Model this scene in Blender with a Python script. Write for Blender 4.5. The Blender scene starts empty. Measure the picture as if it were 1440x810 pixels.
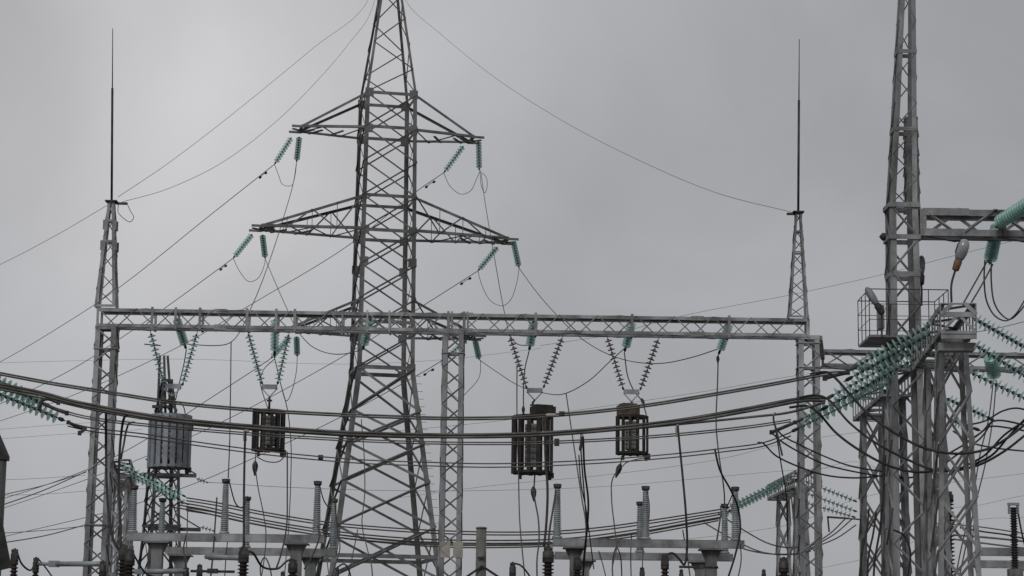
import bpy, math, random
from mathutils import Vector, Matrix, Quaternion
random.seed(7)
R = math.radians
scene = bpy.context.scene
col = scene.collection

# ------------------------------------------------------------------ camera
CAM = Vector((0, 0, 1.6)); F = 3200.0
PITCH, ROLL = 9.8, 0.7
RM = (Matrix.Rotation(R(90 + PITCH), 4, 'X') @ Matrix.Rotation(R(ROLL), 4, 'Z'))
cd = bpy.data.cameras.new('camera'); cam = bpy.data.objects.new('camera', cd); col.objects.link(cam)
cd.sensor_width = 36; cd.lens = F / 1440 * 36; cd.clip_start = 0.3; cd.clip_end = 6000
cam.matrix_world = Matrix.Translation(CAM) @ RM
scene.camera = cam
scene.render.resolution_x = 1024; scene.render.resolution_y = 576

def ray(px, py):
    return (RM.to_3x3() @ Vector(((px - 720) / F, -(py - 405) / F, -1))).normalized()
def P(px, py, Y):                       # photo pixel + horizontal distance -> world point
    d = ray(px, py); return CAM + d * (Y / d.y)
def PZ(px, py, z):                      # photo pixel + height -> world point
    d = ray(px, py); return CAM + d * ((z - CAM.z) / d.z)

# ------------------------------------------------------------------ world / light
SUN_EL, SUN_AZ = 42, 200                # azimuth in degrees, clockwise from +Y
w = bpy.data.worlds.new('World'); scene.world = w; w.use_nodes = True
nt = w.node_tree; nt.nodes.clear(); N = nt.nodes.new; Lk = nt.links.new
out = N('ShaderNodeOutputWorld'); bg = N('ShaderNodeBackground'); bg.inputs['Strength'].default_value = 0.10
Lk(bg.outputs[0], out.inputs[0])
sky = N('ShaderNodeTexSky'); sky.sky_type = 'NISHITA'; sky.sun_disc = False
sky.sun_elevation = R(SUN_EL); sky.sun_rotation = R(SUN_AZ); sky.air_density = 1; sky.dust_density = 5
tc = N('ShaderNodeTexCoord')
def vmath(op, a, b):
    n = N('ShaderNodeVectorMath'); n.operation = op
    for i, s in enumerate((a, b)):
        if s is None: continue
        if hasattr(s, 'links'): Lk(s, n.inputs[i])
        else: n.inputs[i].default_value = s
    return n
def mrange(src, a, b, c, d):
    n = N('ShaderNodeMapRange'); n.interpolation_type = 'SMOOTHSTEP'
    Lk(src, n.inputs[0])
    for i, v in enumerate((a, b, c, d)): n.inputs[i + 1].default_value = v
    return n.outputs[0]
def math_(op, a, b):
    n = N('ShaderNodeMath'); n.operation = op
    for i, s in enumerate((a, b)):
        if hasattr(s, 'links'): Lk(s, n.inputs[i])
        else: n.inputs[i].default_value = s
    return n.outputs[0]
nrm = vmath('NORMALIZE', tc.outputs['Generated'], None).outputs[0]
def lobe(px, py, rad_px, amp):          # a brighter or darker bank of cloud in that direction
    d = vmath('DISTANCE', nrm, tuple(ray(px, py))).outputs['Value']
    return mrange(d, 0.0, rad_px / F, amp, 0.0)
noi = N('ShaderNodeTexNoise'); noi.inputs['Scale'].default_value = 9; noi.inputs['Detail'].default_value = 5
noi.inputs['Roughness'].default_value = 0.5; noi.inputs['Distortion'].default_value = 0.4
Lk(nrm, noi.inputs['Vector'])
noi2 = N('ShaderNodeTexNoise'); noi2.inputs['Scale'].default_value = 2.2; noi2.inputs['Detail'].default_value = 2
Lk(nrm, noi2.inputs['Vector'])
SKYBASE = 3.95
v = math_('ADD', SKYBASE, math_('MULTIPLY', math_('SUBTRACT', noi.outputs['Fac'], 0.5), 1.9))
v = math_('ADD', v, lobe(230, 60, 820, 1.75))
v = math_('ADD', v, lobe(820, 380, 480, -0.35))
v = math_('ADD', v, lobe(240, 90, 330, 0.45))
v = math_('ADD', v, lobe(0, 40, 330, -0.75))
v = math_('ADD', v, lobe(640, 60, 300, 0.25))
v = math_('ADD', v, lobe(1560, 0, 700, -0.60))
v = math_('ADD', v, lobe(150, 760, 700, 0.25))
v = math_('ADD', v, lobe(1500, 780, 600, -0.15))
warm = math_('ADD', 0.0, lobe(260, 110, 700, 0.025))
comb = N('ShaderNodeCombineXYZ')
Lk(math_('MULTIPLY', v, math_('ADD', warm, 0.985)), comb.inputs[0]); Lk(math_('MULTIPLY', v, 0.996), comb.inputs[1]); Lk(math_('MULTIPLY', v, math_('SUBTRACT', 1.04, warm)), comb.inputs[2])
mix = N('ShaderNodeMix'); mix.data_type = 'RGBA'; mix.inputs['Factor'].default_value = 0.05
Lk(comb.outputs[0], mix.inputs[6]); Lk(sky.outputs[0], mix.inputs[7]); Lk(mix.outputs[2], bg.inputs['Color'])

sd = bpy.data.lights.new('sun', 'SUN'); sd.energy = 1.2; sd.angle = R(20); sd.color = (1, 0.985, 0.965)
sun = bpy.data.objects.new('sun', sd); col.objects.link(sun)
sdir = Vector((math.sin(R(SUN_AZ)) * math.cos(R(SUN_EL)), math.cos(R(SUN_AZ)) * math.cos(R(SUN_EL)), math.sin(R(SUN_EL))))
sun.rotation_euler = sdir.to_track_quat('Z', 'Y').to_euler(); sun.location = (0, -20, 60)
vs = scene.view_settings; vs.view_transform = 'Standard'; vs.look = 'None'; vs.gamma = 1; vs.exposure = 0; vs.use_curve_mapping = False

# ------------------------------------------------------------------ materials
def material(name, c1, c2, scale=3.0, rough=0.6, metal=0.0, detail=6, streak=False, trans=0.0, contrast=(0.35, 0.65), bump=0.0):
    m = bpy.data.materials.new(name); m.use_nodes = True; t = m.node_tree
    b = t.nodes['Principled BSDF']; b.inputs['Roughness'].default_value = rough; b.inputs['Metallic'].default_value = metal
    if trans: b.inputs['Transmission Weight'].default_value = trans; b.inputs['IOR'].default_value = 1.5
    g = t.nodes.new('ShaderNodeNewGeometry'); mp = t.nodes.new('ShaderNodeMapping')
    if streak: mp.inputs['Scale'].default_value = (1, 1, 0.12)
    t.links.new(g.outputs['Position'], mp.inputs['Vector'])
    n = t.nodes.new('ShaderNodeTexNoise'); n.inputs['Scale'].default_value = scale; n.inputs['Detail'].default_value = detail
    t.links.new(mp.outputs[0], n.inputs['Vector'])
    r = t.nodes.new('ShaderNodeValToRGB'); r.color_ramp.elements[0].position = contrast[0]; r.color_ramp.elements[1].position = contrast[1]
    r.color_ramp.elements[0].color = (*c1, 1); r.color_ramp.elements[1].color = (*c2, 1)
    t.links.new(n.outputs['Fac'], r.inputs[0])
    if streak:                          # dull, stained and slightly rusty patches
        n2 = t.nodes.new('ShaderNodeTexNoise'); n2.inputs['Scale'].default_value = 1.1; n2.inputs['Detail'].default_value = 8; n2.inputs['Roughness'].default_value = .7
        t.links.new(g.outputs['Position'], n2.inputs['Vector'])
        r2 = t.nodes.new('ShaderNodeValToRGB'); e = r2.color_ramp.elements; e[0].position = .36; e[1].position = .56
        e[0].color = (.46, .435, .41, 1); e[1].color = (1, 1, 1, 1)
        mu = t.nodes.new('ShaderNodeMix'); mu.data_type = 'RGBA'; mu.blend_type = 'MULTIPLY'; mu.inputs['Factor'].default_value = 1
        t.links.new(n2.outputs['Fac'], r2.inputs[0]); t.links.new(r.outputs[0], mu.inputs[6]); t.links.new(r2.outputs[0], mu.inputs[7])
        t.links.new(mu.outputs[2], b.inputs['Base Color'])
    else: t.links.new(r.outputs[0], b.inputs['Base Color'])
    if bump:
        bu = t.nodes.new('ShaderNodeBump'); bu.inputs['Strength'].default_value = bump; bu.inputs['Distance'].default_value = 0.01
        t.links.new(n.outputs['Fac'], bu.inputs['Height']); t.links.new(bu.outputs[0], b.inputs['Normal'])
    return m
M = {
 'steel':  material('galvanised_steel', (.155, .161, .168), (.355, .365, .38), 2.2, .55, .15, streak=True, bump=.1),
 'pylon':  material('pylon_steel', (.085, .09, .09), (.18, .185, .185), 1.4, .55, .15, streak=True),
 'mast':   material('mast_steel', (.135, .139, .144), (.30, .308, .32), 2.6, .55, .15, streak=True, bump=.1),
 'dark':   material('dark_steel', (.025, .025, .025), (.06, .058, .055), 3, .6, .1),
 'far':    material('dark_tower_steel', (.045, .047, .05), (.09, .09, .095), 3, .7, .1),
 'fit':    material('line_fitting', (.03, .03, .03), (.08, .078, .075), 8, .55, .3),
 'wire':   material('aluminium_wire', (.05, .048, .045), (.11, .105, .095), 5, .6, .3),
 'bus':    material('weathered_busbar', (.04, .039, .037), (.12, .116, .108), 2.5, .55, .3),
 'thin':   material('thin_wire', (.10, .10, .10), (.17, .17, .175), 5, .6, .3),
 'black':  material('black_cable', (.018, .018, .018), (.04, .04, .04), 5, .5),
 'glass':  material('green_glass', (.28, .46, .425), (.42, .60, .56), 6, .2, 0, trans=0),
 'brownd': material('dirty_glass', (.09, .09, .08), (.17, .18, .165), 6, .35, 0),
 'porc':   material('brown_porcelain', (.014, .011, .010), (.034, .027, .025), 6, .25),
 'gpost':  material('grey_porcelain', (.18, .205, .215), (.29, .315, .325), 4, .4),
 'trapd':  material('dark_trap_bars', (.018, .016, .015), (.04, .036, .033), 6, .5),
 'trapg':  material('grey_trap_bars', (.16, .18, .205), (.29, .315, .35), 3, .5, streak=True),
 'coil':   material('trap_coil', (.15, .15, .15), (.24, .24, .235), 5, .6),
 'rust':   material('rusty_box', (.05, .033, .025), (.12, .075, .052), 9, .8),
 'conc':   material('concrete', (.115, .12, .122), (.215, .22, .222), 4, .85, streak=True, bump=.2),
 'beige':  material('old_wood', (.12, .12, .11), (.20, .20, .185), 6, .85, streak=True),
 'lens':   material('lamp_glass', (.26, .27, .28), (.36, .37, .38), 6, .15, trans=.25),
 'orange': material('orange_lamp_base', (.11, .048, .024), (.19, .085, .038), 12, .6),
 'ground': material('gravel', (.07, .065, .055), (.17, .16, .145), 1.2, .95, detail=12),
 'brownplate': material('plate', (.24, .23, .20), (.34, .32, .28), 4, .7),
}

for k in ('dark', 'far', 'fit', 'black', 'trapd', 'porc', 'wire'):
    b = M[k].node_tree.nodes['Principled BSDF']; b.inputs['Specular IOR Level'].default_value = .2; b.inputs['Roughness'].default_value = .65
t = M['glass'].node_tree; b = t.nodes['Principled BSDF']
tr = t.nodes.new('ShaderNodeBsdfTransparent'); tr.inputs['Color'].default_value = (.83, .93, .905, 1)
mx = t.nodes.new('ShaderNodeMixShader'); mx.inputs[0].default_value = .52
t.links.new(tr.outputs[0], mx.inputs[2]); t.links.new(b.outputs[0], mx.inputs[1]); t.links.new(mx.outputs[0], t.nodes['Material Output'].inputs[0])
scene.cycles.transparent_max_bounces = 48

# ------------------------------------------------------------------ mesh helpers
class MB:
    def __init__(s): s.v = []; s.f = []; s.sm = []
    def prism(s, p0, p1, prof, u, v):
        b = len(s.v); n = len(prof)
        for p in (p0, p1):
            for a, c in prof: s.v.append(p + u * a + v * c)
        for i in range(n):
            j = (i + 1) % n; s.f.append((b + i, b + j, b + n + j, b + n + i))
        s.f.append(tuple(b + i for i in reversed(range(n)))); s.f.append(tuple(b + n + i for i in range(n)))
    def bar(s, p0, p1, wd, th, nrm=None):
        d = (p1 - p0)
        if d.length < 1e-5: return
        d.normalize()
        n = Vector(nrm) if nrm is not None else (Vector((0, 1, 0)) if abs(d.y) < .9 else Vector((1, 0, 0)))
        n = (n - d * n.dot(d))
        if n.length < 1e-4: n = d.orthogonal()
        n.normalize(); u = d.cross(n)
        s.prism(p0, p1, [(-wd/2, -th/2), (wd/2, -th/2), (wd/2, th/2), (-wd/2, th/2)], u, n)
    def angle(s, p0, p1, wd, th, u, v):
        d = (p1 - p0).normalized()
        u = (u - d * u.dot(d)).normalized(); v = (v - d * v.dot(d) - u * v.dot(u)); v = v.normalized() if v.length > 1e-5 else d.cross(u)
        s.prism(p0, p1, [(0, 0), (wd, 0), (wd, th), (th, th), (th, wd), (0, wd)], u, v)
    def box(s, c, sx, sy, sz, rz=0.0):
        ca, sa = math.cos(rz), math.sin(rz)
        ux, uy = Vector((ca, sa, 0)), Vector((-sa, ca, 0))
        s.prism(c - Vector((0, 0, sz/2)), c + Vector((0, 0, sz/2)), [(-sx/2, -sy/2), (sx/2, -sy/2), (sx/2, sy/2), (-sx/2, sy/2)], ux, uy)
    def tube(s, pts, r, seg=6):
        n = len(pts); b = len(s.v); prev = None
        for i, p in enumerate(pts):
            d = (pts[min(i+1, n-1)] - pts[max(i-1, 0)]).normalized()
            if prev is None: u = d.orthogonal().normalized()
            else:
                u = prev - d * prev.dot(d); u = u.normalized() if u.length > 1e-5 else d.orthogonal().normalized()
            prev = u; v = d.cross(u); rr = r[i] if isinstance(r, (list, tuple)) else r
            for k in range(seg):
                a = 2 * math.pi * k / seg; s.v.append(p + (u * math.cos(a) + v * math.sin(a)) * rr)
        for i in range(n - 1):
            for k in range(seg):
                k2 = (k + 1) % seg; s.f.append((b+i*seg+k, b+i*seg+k2, b+(i+1)*seg+k2, b+(i+1)*seg+k)); s.sm.append(len(s.f)-1)
        s.f.append(tuple(b + k for k in reversed(range(seg)))); s.f.append(tuple(b + (n-1)*seg + k for k in range(seg)))
    def lathe(s, p0, ax, prof, seg=12):
        s.tube([p0 + ax * h for h, r in prof], [max(r, 1e-4) for h, r in prof], seg) if False else s._lathe(p0, ax, prof, seg)
    def _lathe(s, p0, ax, prof, seg):
        ax = ax.normalized(); u = ax.orthogonal().normalized(); v = ax.cross(u); b = len(s.v); n = len(prof)
        for h, r in prof:
            r = max(r, 1e-4)
            for k in range(seg):
                a = 2*math.pi*k/seg; s.v.append(p0 + ax*h + (u*math.cos(a) + v*math.sin(a))*r)
        for i in range(n-1):
            for k in range(seg):
                k2 = (k+1) % seg; s.f.append((b+i*seg+k, b+i*seg+k2, b+(i+1)*seg+k2, b+(i+1)*seg+k)); s.sm.append(len(s.f)-1)
        s.f.append(tuple(b+k for k in reversed(range(seg)))); s.f.append(tuple(b+(n-1)*seg+k for k in range(seg)))
    def build(s, name, mat, parent=None, label=None):
        me = bpy.data.meshes.new(name)
        org = parent.location if parent is not None and parent.type == 'EMPTY' and not parent.get('_rot') else Vector((0,0,0))
        if parent is not None: org = wloc(parent)
        me.from_pydata([tuple(p - org) for p in s.v], [], s.f)
        sm = set(s.sm)
        me.polygons.foreach_set('use_smooth', [i in sm for i in range(len(me.polygons))])
        me.materials.append(M[mat]); me.update()
        o = bpy.data.objects.new(name, me); col.objects.link(o)
        if parent is not None: o.parent = parent
        if label: o['label'] = label
        return o
def wloc(o):
    p = Vector((0, 0, 0))
    while o is not None: p = p + o.location; o = o.parent
    return p
def tag(o, label, cat, group=None, kind=None):
    if label: o['label'] = label
    if cat: o['category'] = cat
    if group: o['group'] = group
    if kind: o['kind'] = kind
    return o
def thing(name, label, cat, loc, group=None):
    o = bpy.data.objects.new(name, None); o.empty_display_size = .3; col.objects.link(o); o.location = loc
    return tag(o, label, cat, group)
def own(mb, name, mat, label, cat, group=None):     # a thing that is one mesh, origin at its first point
    o = mb.build(name, mat); c = mb.v[0].copy()
    for vv in o.data.vertices: vv.co = vv.co - c
    o.location = c
    return tag(o, label, cat, group)

def quad(c, wx, wy, rz=0.0):            # four corners of a horizontal square, anticlockwise
    ca, sa = math.cos(rz), math.sin(rz); r = []
    for a, b in ((-1, -1), (1, -1), (1, 1), (-1, 1)):
        x, y = a*wx/2, b*wy/2; r.append(c + Vector((x*ca - y*sa, x*sa + y*ca, 0)))
    return r
def lerpq(A, B, t): return [a.lerp(b, t) for a, b in zip(A, B)]
def lat_into(ml, mbr, A, B, n, leg, brace, pat='X', faces=(0, 1, 2, 3), rings=(0, 1), ts=None, th=None, legs=True, flip=False):
    th = th or leg * .12
    if legs:
        for i in range(4):
            u = (A[(i+1) % 4] - A[i]); v = (A[(i-1) % 4] - A[i])
            if u.length < 1e-3: u = B[(i+1) % 4] - B[i]
            if v.length < 1e-3: v = B[(i-1) % 4] - B[i]
            ml.angle(A[i], B[i], leg, th, u.normalized(), v.normalized())
    ts = ts or [k / n for k in range(n + 1)]
    for k in range(len(ts) - 1):
        q0, q1 = lerpq(A, B, ts[k]), lerpq(A, B, ts[k+1])
        for f in faces:
            a0, b0, a1, b1 = q0[f], q0[(f+1) % 4], q1[f], q1[(f+1) % 4]
            nn = (b0 - a0).cross(a1 - a0)
            if nn.length < 1e-6: nn = (b1 - a1).cross(a1 - a0)
            if nn.length < 1e-6: continue
            nn.normalize()
            if pat == 'X':
                mbr.bar(a0 + nn*.004, b1 + nn*.004, brace, brace*.16, nn); mbr.bar(b0 - nn*.012, a1 - nn*.012, brace, brace*.16, nn)
                mbr.bar(a0 + nn*.004 + nn*brace*.3, b1 + nn*.004 + nn*brace*.3, brace*.16, brace*.6, nn)
            else:
                k2 = k + (1 if flip else 0)
                p, q = (a0, b1) if k2 % 2 == 0 else (b0, a1)
                mbr.bar(p, q, brace, brace*.16, nn); mbr.bar(p + nn*brace*.3, q + nn*brace*.3, brace*.16, brace*.6, nn)
    for t in rings:
        q = lerpq(A, B, t)
        for f in range(4):
            if f in faces or True:
                mbr.bar(q[f], q[(f+1) % 4], leg*.8, th*1.3, (q[(f+1) % 4] - q[f]).cross(B[f] - A[f]))
def lattice(name, parent, mat, A, B, n, leg, brace, **k):
    ml, mbr = MB(), MB(); lat_into(ml, mbr, A, B, n, leg, brace, **k)
    o = ml.build(name, mat, parent); mbr.build('bracing', mat, o); return o

def smooth(pts, n=8):
    if len(pts) == 2: return [pts[0].lerp(pts[1], i / 4) for i in range(5)]
    r = []
    for i in range(len(pts) - 1):
        p0, p1, p2, p3 = pts[max(i-1, 0)], pts[i], pts[i+1], pts[min(i+2, len(pts)-1)]
        if i == 0: p0 = p1 * 2 - p2
        if i == len(pts) - 2: p3 = p2 * 2 - p1
        d01, d12, d23 = [max((b - a).length, 1e-4) ** .5 for a, b in ((p0, p1), (p1, p2), (p2, p3))]
        m1 = ((p1-p0)/d01 - (p2-p0)/(d01+d12) + (p2-p1)/d12) * d12
        m2 = ((p2-p1)/d12 - (p3-p1)/(d12+d23) + (p3-p2)/d23) * d12
        for k in range(n):
            t = k / n; t2, t3 = t*t, t*t*t
            r.append(p1*(2*t3-3*t2+1) + m1*(t3-2*t2+t) + p2*(-2*t3+3*t2) + m2*(t3-t2))
    r.append(pts[-1]); return r
def wire(name, label, pts, r=.012, mat='wire', cat='wire', group=None, clamps=()):
    mb = MB(); P3 = [P(*p) if isinstance(p, tuple) else p for p in pts]; sm = smooth(P3)
    mb.tube(sm, r, 6)
    if not clamps: return own(mb, name, mat, label, cat, group)
    t = thing(name, label, cat, P3[0], group); mb.build('strand', mat, t)
    for c in clamps:
        p = P(*c); k = min(range(len(sm)), key=lambda i: (sm[i]-p).length); d = (sm[min(k+1, len(sm)-1)] - sm[max(k-1, 0)]).normalized()
        m = MB(); m._lathe(sm[k] - d*.12, d, [(0, r*1.3), (.02, r*3), (.22, r*3), (.24, r*1.3)], 8); m.build('clamp', 'fit', t)
    return t

# ------------------------------------------------------------------ glass insulator strings
def disc_mesh(mat):
    mb = MB(); prof = [(-.012, .03), (.0, .055), (.012, .09), (.038, .120), (.050, .127), (.056, .122), (.046, .108), (.052, .098), (.036, .085), (.044, .072), (.028, .055), (.03, .02)]
    mb._lathe(Vector((0, 0, 0)), Vector((0, 0, 1)), prof, 18)
    me = bpy.data.meshes.new('disc'); me.from_pydata([tuple(p) for p in mb.v], [], mb.f)
    me.polygons.foreach_set('use_smooth', [True]*len(me.polygons)); me.materials.append(M[mat]); return me
DISC = {k: disc_mesh(k) for k in ('glass', 'brownd')}
def string(label, a, b, n=9, mat='glass', sc=1.0, group=None, tail=.16, head=.12, cat='insulator', sag=0.0):
    p0 = P(*a) if isinstance(a, tuple) else a; p1 = P(*b) if isinstance(b, tuple) else b
    d = p1 - p0; L = d.length; q = d.to_track_quat('Z', 'Y')
    t = thing('insulator_string', label, cat, p0, group); t.rotation_mode = 'QUATERNION'; t.rotation_quaternion = q
    pitch = (L - tail - head) / n
    core = MB()
    cz = [Vector((0, 0, z)) for z in (0, L)]
    core.tube(cz, .012*sc, 6)
    Z = Vector((0, 0, 1))
    for k in range(n):
        z = head + pitch*(k + .25)
        core._lathe(Vector((0, 0, z - .05*sc)), Z, [(0, .024*sc), (.01*sc, .036*sc), (.05*sc, .040*sc), (.055*sc, .022*sc)], 8)
    core._lathe(Vector((0, 0, L - tail)), Z, [(0, .015), (.02, .035*sc), (tail*.6, .04*sc), (tail*.8, .02)], 8)
    me = bpy.data.meshes.new('cap_and_pin_core'); me.from_pydata([tuple(p) for p in core.v], [], core.f); me.materials.append(M['fit'])
    c = bpy.data.objects.new('cap_and_pin_core', me); col.objects.link(c); c.parent = t
    for k in range(n):
        o = bpy.data.objects.new('disc', DISC[mat]); col.objects.link(o); o.parent = t
        o.location = (0, 0, head + pitch*(k + .25)); o.scale = (sc, sc, sc*.72*min(1, pitch/.12))
    return t, p1

# ================================================================== SETTING
g = MB()
S = 2500
for i in range(1): g.v += [Vector((-S, -S, 0)), Vector((S, -S, 0)), Vector((S, S, 0)), Vector((-S, S, 0))]; g.f.append((0, 1, 2, 3))
o = g.build('ground', 'ground'); o['kind'] = 'structure'
# concrete pads
def footing(parent, c, s=.7):
    m = MB(); m.box(Vector((c.x, c.y, .11)), s, s, .26); m.build('footing', 'conc', parent)

def base_of(p): return Vector((p.x, p.y, 0))
def plumb(px, py, Y):                  # point and the ground point below it
    p = P(px, py, Y); return p, base_of(p)

# ================================================================== MAIN PORTAL (three columns, one long beam)
PY = 60.0
portal = thing('portal_gantry', 'long grey lattice portal with three columns and two lightning spires, holding four line traps', 'gantry', base_of(P(640, 460, PY)))
pl = P(150, 460, PY); pr = P(1137, 473, PY + .3)
zb = (pl.z + pr.z) / 2; HB = .50; WB = .6
def beam_pt(px, front=True, top=False):
    t = (px - 150) / (1137 - 150); x = pl.x + (pr.x - pl.x)*t; y = pl.y + (pr.y - pl.y)*t
    return Vector((x, y + (0 if front else WB), zb + (HB if top else 0)))
def beam_quad(px): return [beam_pt(px), beam_pt(px, False), beam_pt(px, False, True), beam_pt(px, True, True)]
ml, mb_ = MB(), MB()
A, B = beam_quad(150), beam_quad(1137)
A = [Vector((a.x - .25, a.y, a.z)) for a in A]
lat_into(ml, mb_, A, B, 37, .085, .030, pat='Z', faces=(1, 3), rings=(0, 1), th=.012)
lat_into(ml, mb_, A, B, 15, .085, .022, pat='Z', faces=(0, 2), rings=(), legs=False)
bo = ml.build('beam', 'steel', portal); mb_.build('bracing', 'steel', bo)
for px in (213, 246, 280, 346, 387, 413, 480, 515, 546, 629, 634, 651, 656, 752, 888, 1025):
    for fr in (True, False):
        a, b = beam_pt(px, fr), beam_pt(px, fr, True); off = -.012 if fr else .012
        wd = .07 if px in (213, 246, 280, 346, 387, 413, 629, 651, 752, 888, 1025) else .045
        mv = MB(); mv.bar(a + Vector((0, off, -.03)), b + Vector((0, off, .05)), wd, .014, (0, 1, 0)); mv.build('batten', 'steel', bo)
def column(parent, px_t, py_t, Y, wt, wbm, zt=None, mat='steel', n=None, leg=.09, brace=.045, rz=0.0, flange=(), pat='Z', lean=0.0, pitch=.47, foot=True, name='column'):
    p = P(px_t, py_t, Y); zt = zt or p.z
    top = Vector((p.x, p.y, zt)); bot = Vector((p.x + lean, p.y, .2))
    A = quad(bot, wbm, wbm, rz); B = quad(top, wt, wt, rz)
    n = n or max(3, int((zt - .2) / pitch))
    o = lattice(name, parent, mat, A, B, n, leg, brace, pat=pat, rings=(0, 1), th=.014)
    for py in flange:
        z = P(px_t, py, Y).z; t = (z - .2)/(zt - .2); q = lerpq(A, B, t); m = MB(); c = sum(q, Vector())/4
        wd = (wt*t + wbm*(1-t)) + .08
        m.box(c, wd, .05, .04); 
        for f in range(4): m.bar(q[f], q[(f+1) % 4], .07, .02, (0, 0, 1)) 
        m.build('flange', mat, o)
    if foot: footing(parent, bot, wbm + .35)
    return o, A, B
zc = zb - .002
column(portal, 151, 470, PY + .3, .55, .60, zc, flange=(492, 739), lean=-.06, leg=.13)
column(portal, 638, 470, PY + .4, .55, .60, zc, flange=(498,), leg=.13)
column(portal, 1136, 478, PY + .6, .55, .60, zc, flange=(484, 518), leg=.13)
# gusset plates on the middle column near its foot
for px in (626, 644):
    m = MB(); c = P(px, 773, PY + .1); m.box(c, .26, .012, .42); m.build('gusset_plate', 'brownplate', portal)
# spires
def spire(parent, px, py0, py1, Y, w0, w1, rod0, rod1, n=6, tx=0, rx=0, leg=.08):
    p0, p1 = P(px, py0, Y + .3), P(tx, py1, Y + .3)
    A, B = quad(p0, w0, w0), quad(p1, w1, w1)
    o = lattice('spire', parent, 'steel', A, B, n, leg, .026, pat='Z', rings=(0, .62, .82, 1), th=.010)
    m = MB(); m.box(p1 + Vector((0, 0, .03)), w1 + .14, w1 + .14, .03); m.build('top_plate', 'fit', o)
    for t, ww in ((.62, .05), (.82, .04))[:2 if leg > .06 else 0]:
        c = p0.lerp(p1, t)
        q = lerpq(A, B, t)
        for k in range(4): m = MB(); m.bar(q[k] - Vector((0, 0, .25)), q[k] + Vector((0, 0, .02)), .12, .02, (0, 1, 0)); m.build('joint_plate', 'steel', o)
    a = P(px, rod0, Y + .3); b = P(px, rod1, Y + .3)
    za, zbb = a.z, b.z; r = MB(); e1 = P(rx, rod1, Y + .3).x; e0 = p1.x + (e1-p1.x)*.65
    r.tube([p1, Vector((e0, p1.y, za))], .032, 8); r.tube([Vector((e0, p1.y, za)), Vector((e1, p1.y, zbb))], [.016, .010], 8)
    r.build('lightning_rod', 'dark', o)
    return o, p1
sp1, tip1 = spire(portal, 150, 432, 285, PY, .56, .18, 124, 40, tx=157, rx=158.5)
sp2, tip2 = spire(portal, 1122, 447, 300, PY, .52, .16, 141, 55, n=8, tx=1122.5, rx=1124, leg=.055)
m = MB(); m.box(tip1 + Vector((.28, 0, -.02)), .30, .07, .06); m.box(tip1 + Vector((.1, 0, -.02)), .4, .03, .03); m.build('wire_clamp', 'fit', sp1)
m = MB(); m.box(tip2 + Vector((-.2, 0, -.02)), .22, .06, .06); m.build('wire_clamp', 'fit', sp2)
m = MB(); q = P(190, 300, PY); m.tube(smooth([tip1 + Vector((.18, 0, -.06)), P(167, 300, PY), P(175, 308, PY), P(183, 312, PY), P(188, 306, PY), P(183, 296, PY), tip1 + Vector((.42, 0, -.02))]), .010, 6)
m.build('bonding_loop', 'wire', sp1)

# ---------------------------------------------------------------- background portal at the right
p2 = thing('portal_gantry', 'lower grey lattice portal beam running off the right edge behind the tall mast', 'gantry', base_of(P(1290, 500, 65)))
a, b = P(1157, 515, 65), P(1620, 517, 65.5); b.z = a.z
def hbeam(parent, a, b, wd, ht, n, leg, brace, mat='steel', name='beam', ybk=None):
    ax = (b - a).normalized(); s = Vector((0, 0, 1)).cross(ax).normalized() * wd
    if s.y < 0 and abs(s.y) > abs(s.x)*.2: s = -s
    A = [a, a + s, a + s + Vector((0, 0, ht)), a + Vector((0, 0, ht))]; B = [p + (b - a) for p in A]
    ml, mbr = MB(), MB()
    lat_into(ml, mbr, A, B, n, leg, brace, pat='Z', faces=(1, 3), rings=(0, 1), th=.012)
    lat_into(ml, mbr, A, B, n, leg, brace*.8, pat='Z', faces=(0, 2), rings=(), legs=False)
    o = ml.build(name, mat, parent); mbr.build('bracing', mat, o); return o, A, B
hbeam(p2, a, b, .6, .50, 12, .09, .045)
column(p2, 1620, 517, 65.3, .55, .6, a.z, leg=.12)
column(p2, 1160, 515, 65.3, .45, .6, a.z, leg=.08) if False else None
m = MB(); m.bar(a + Vector((0, 0, .25)), Vector((P(1152, 500, 61.4).x, 61.2, a.z + .25)), .12, .12, (0, 0, 1)); m.build('stub', 'steel', p2)

# ================================================================== LARGE PYLON
TY = 91.0; TH = R(12)
tc0 = base_of(P(541, 330, TY))
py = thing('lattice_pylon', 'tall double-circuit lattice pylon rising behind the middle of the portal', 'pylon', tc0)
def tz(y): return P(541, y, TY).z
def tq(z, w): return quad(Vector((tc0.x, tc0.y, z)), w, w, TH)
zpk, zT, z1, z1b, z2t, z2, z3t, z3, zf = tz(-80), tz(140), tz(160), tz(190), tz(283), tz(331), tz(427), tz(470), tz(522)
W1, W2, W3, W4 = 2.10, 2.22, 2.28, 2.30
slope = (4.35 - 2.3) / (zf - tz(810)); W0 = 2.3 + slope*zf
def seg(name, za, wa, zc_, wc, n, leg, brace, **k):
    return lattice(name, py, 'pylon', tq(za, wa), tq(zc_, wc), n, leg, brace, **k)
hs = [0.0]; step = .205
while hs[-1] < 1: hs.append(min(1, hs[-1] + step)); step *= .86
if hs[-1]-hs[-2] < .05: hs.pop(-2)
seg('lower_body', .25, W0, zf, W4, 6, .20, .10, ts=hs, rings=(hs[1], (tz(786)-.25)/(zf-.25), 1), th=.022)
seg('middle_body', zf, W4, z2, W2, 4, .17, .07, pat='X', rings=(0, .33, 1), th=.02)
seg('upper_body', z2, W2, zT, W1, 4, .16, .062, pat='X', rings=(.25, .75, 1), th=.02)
seg('peak', zT, W1, zpk, .25, 6, .10, .05, pat='X' if False else 'Z', rings=(0, 1), th=.014)
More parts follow.
